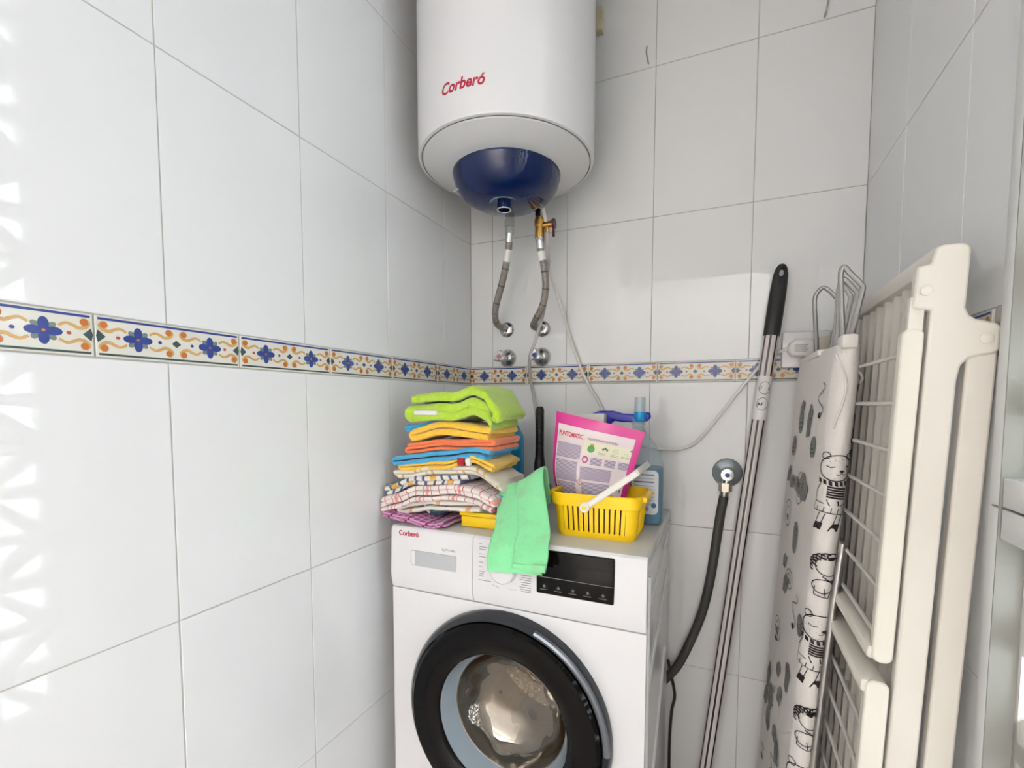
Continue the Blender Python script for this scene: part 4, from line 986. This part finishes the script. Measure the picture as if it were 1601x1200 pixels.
P.poly([(.34, .395), (.38, .425), (.42, .395), (.38, .362)], 0); P.poly([(.348, .395), (.38, .418), (.412, .395), (.38, .371)], 7); P.rect(.376, .385, .384, .408, 1)
for i in range(3):
    for j in range(3): P.rect(.06 + .075 * i, .08 + .06 * j, .128 + .075 * i, .132 + .06 * j, 8)
P.text('156 g', .775, .345, .034, 8, bold=.01, stretch=1.2); P.poly(ell(.80, .28, .034, .028, 14), 6); P.poly(ell(.78, .215, .034, .026, 14), 8)
P.build('lettering', [mat('pouch_red', (190, 24, 60), .4), mat('pouch_dark_green', (62, 84, 60), .4), mat('pouch_green', (76, 150, 84), .4), mat('pouch_plum', (168, 60, 110), .4), mat('pouch_small_print', (160, 146, 176), .5), mat('pouch_sage', (160, 176, 150), .5), mat('pouch_gold', (206, 168, 40), .4), mat('pouch_white2', (240, 234, 232), .4), mat('pouch_navy', (56, 58, 128), .4)], pch)

# window-cleaner spray bottle
e = empty('spray_bottle', (.603, -.218, MT)); tag(e, 'clear spray bottle of blue cleaner with dark blue trigger behind the basket', 'bottle')
def bottle_levels(lv, n=8):
    b = MB(); ringband(b, lv, n); q = len(rrect(1, 1, .1, n)); b.add([(x, y, lv[0][3]) for x, y in rrect(*lv[0][:3], n)], [tuple(range(q))]); b.add([(x, y, lv[-1][3]) for x, y in rrect(*lv[-1][:3], n)], [tuple(range(q))]); return b
lv = [(.040, .026, .018, .001), (.043, .029, .02, .006), (.0435, .0295, .02, .09), (.043, .029, .02, .14), (.040, .027, .02, .165), (.030, .023, .018, .195), (.019, .018, .0175, .215), (.0135, .0135, .0134, .228), (.0135, .0135, .0134, .240)]
b = bottle_levels(lv)
for i, v in enumerate(b.v): b.v[i] = (v[0] - .018 * max(0, min(1, (v[2] - .15) / .08)), v[1], v[2])
b.build('shell', clear_mat('clear_plastic', (232, 240, 244), .04, .84), e)
b = bottle_levels([(.0385, .0245, .017, .004), (.0415, .0275, .019, .008), (.042, .028, .019, .09), (.0415, .0275, .019, .137)])
b.build('liquid', clear_mat('blue_liquid', (34, 150, 190), .05, .35), e)
LB = MB(); LB.prism(rr(-.026, .028, .036, .132, .012), -.0305, -.0297, 'Y'); lb = LB.build('label', mat('label_pale', (222, 226, 232), .3), e)
P = Print(lambda u, v: (u, -.0308, v))
for k, c in enumerate([1, 0, 1, 0, 0, 1, 0, 0, 0]): P.rect(-.02, .12 - k * .0085, .026, .1225 - k * .0085 - .001 * (1 - c), 0 if c else 1)
P.poly(ell(.026, .05, .006, .006, 14), 2); P.rect(-.004, .036, .014, .046, 1)
P.build('label_print', [mat('label_navy', (50, 52, 96), .4), mat('label_grey', (164, 168, 184), .4), mat('label_blue', (60, 100, 160), .4)], lb)
NV = mat('royal_blue_plastic', (22, 20, 150), .25); TQ = mat('turquoise_plastic', (24, 140, 200), .3)
b = MB(); b.tube([(-.018, 0, .236), (-.018, 0, .252)], .0155, 20); b.build('collar', mat('collar_clear', (190, 200, 206), .3), e)
b = MB()
pr = [(-.152, .238), (-.148, .250), (-.135, .262), (-.11, .270), (-.08, .270), (-.055, .264), (-.03, .262), (-.004, .268), (.010, .266), (.012, .254), (.004, .246), (-.03, .243), (-.055, .243), (-.075, .246), (-.085, .236), (-.10, .226), (-.112, .222), (-.104, .236), (-.125, .238)]
b.prism(pr, -.011, .011, 'Y'); b.build('trigger_head', NV, e, bevel=.003)
b = MB(); b.lathe([(.0128, .245), (.0138, .247), (.0138, .266), (.0128, .268)], (-.012, -.013, 0), 'Z', 24); b.build('nozzle_band', TQ, e)
b = MB(); b.lathe([(.0126, .266), (.0126, .300), (.0115, .303), (.001, .303)], (-.012, -.013, 0), 'Z', 24, cap=False); b.build('nozzle_cap', clear_mat('frosted_cap', (206, 220, 226), .2, .35), e)
# turquoise bottle behind the towels
e = empty('softener_bottle', (.207, -.14, MT)); tag(e, 'turquoise plastic bottle behind the towel stack', 'bottle')
b = bottle_levels([(.038, .026, .02, .001), (.041, .029, .022, .006), (.041, .029, .022, .17), (.038, .027, .02, .195), (.026, .02, .018, .222), (.013, .013, .0129, .236), (.013, .013, .0129, .246)])
b.build('body', mat('turquoise_bottle', (30, 150, 200), .3), e)
b = MB(); b.lathe([(.0075, .244), (.0075, .272), (.006, .274), (.001, .274)], (-.003, 0, 0), 'Z', 20); b.build('cap', mat('sky_cap', (60, 170, 215), .35), e)
# black brush with ribbed handle
e = empty('scrub_brush', (.304, -.15, MT)); tag(e, 'upright black brush with ribbed handle between towels and basket', 'brush')
prof = [(.001, .279), (.007, .279), (.0105, .275), (.0115, .268)]
z = .266
while z > .165:
    prof += [(.0122, z), (.0122, z - .0022), (.0110, z - .0026), (.0110, z - .0042)]; z -= .0046
prof += [(.0118, .16), (.0125, .14), (.0155, .12), (.0165, .10), (.015, .06)]
b = MB(); b.lathe(prof, (0, 0, 0), 'Z', 28); b.build('handle', BLACKP, e)
b = MB(); b.box(-.03, .03, -.02, .02, .03, .062, ch=.006); b.build('head', BLACKP, e)
b = MB()
for i in range(8):
    for j in range(5): b.tube([(-.026 + i * .0074, -.016 + j * .008, .001), (-.026 + i * .0074, -.016 + j * .008, .032)], .0024, 6)
b.build('bristles', mat('white_bristle', (220, 220, 214), .7), e)
# white carton behind the pouch
e = empty('carton', (.455, -.235, MT)); tag(e, 'plain white carton standing behind the detergent pouch', 'carton')
b = MB(); b.box(-.012, .055, -.018, .018, .001, .262, ch=.002); b.build('box', mat('carton_white', (236, 234, 226), .6), e)
b = MB(); b.box(-.0125, .0555, -.0185, .0185, .232, .2635, ch=.002); b.build('flap', mat('carton_flap', (226, 226, 216), .6), e)
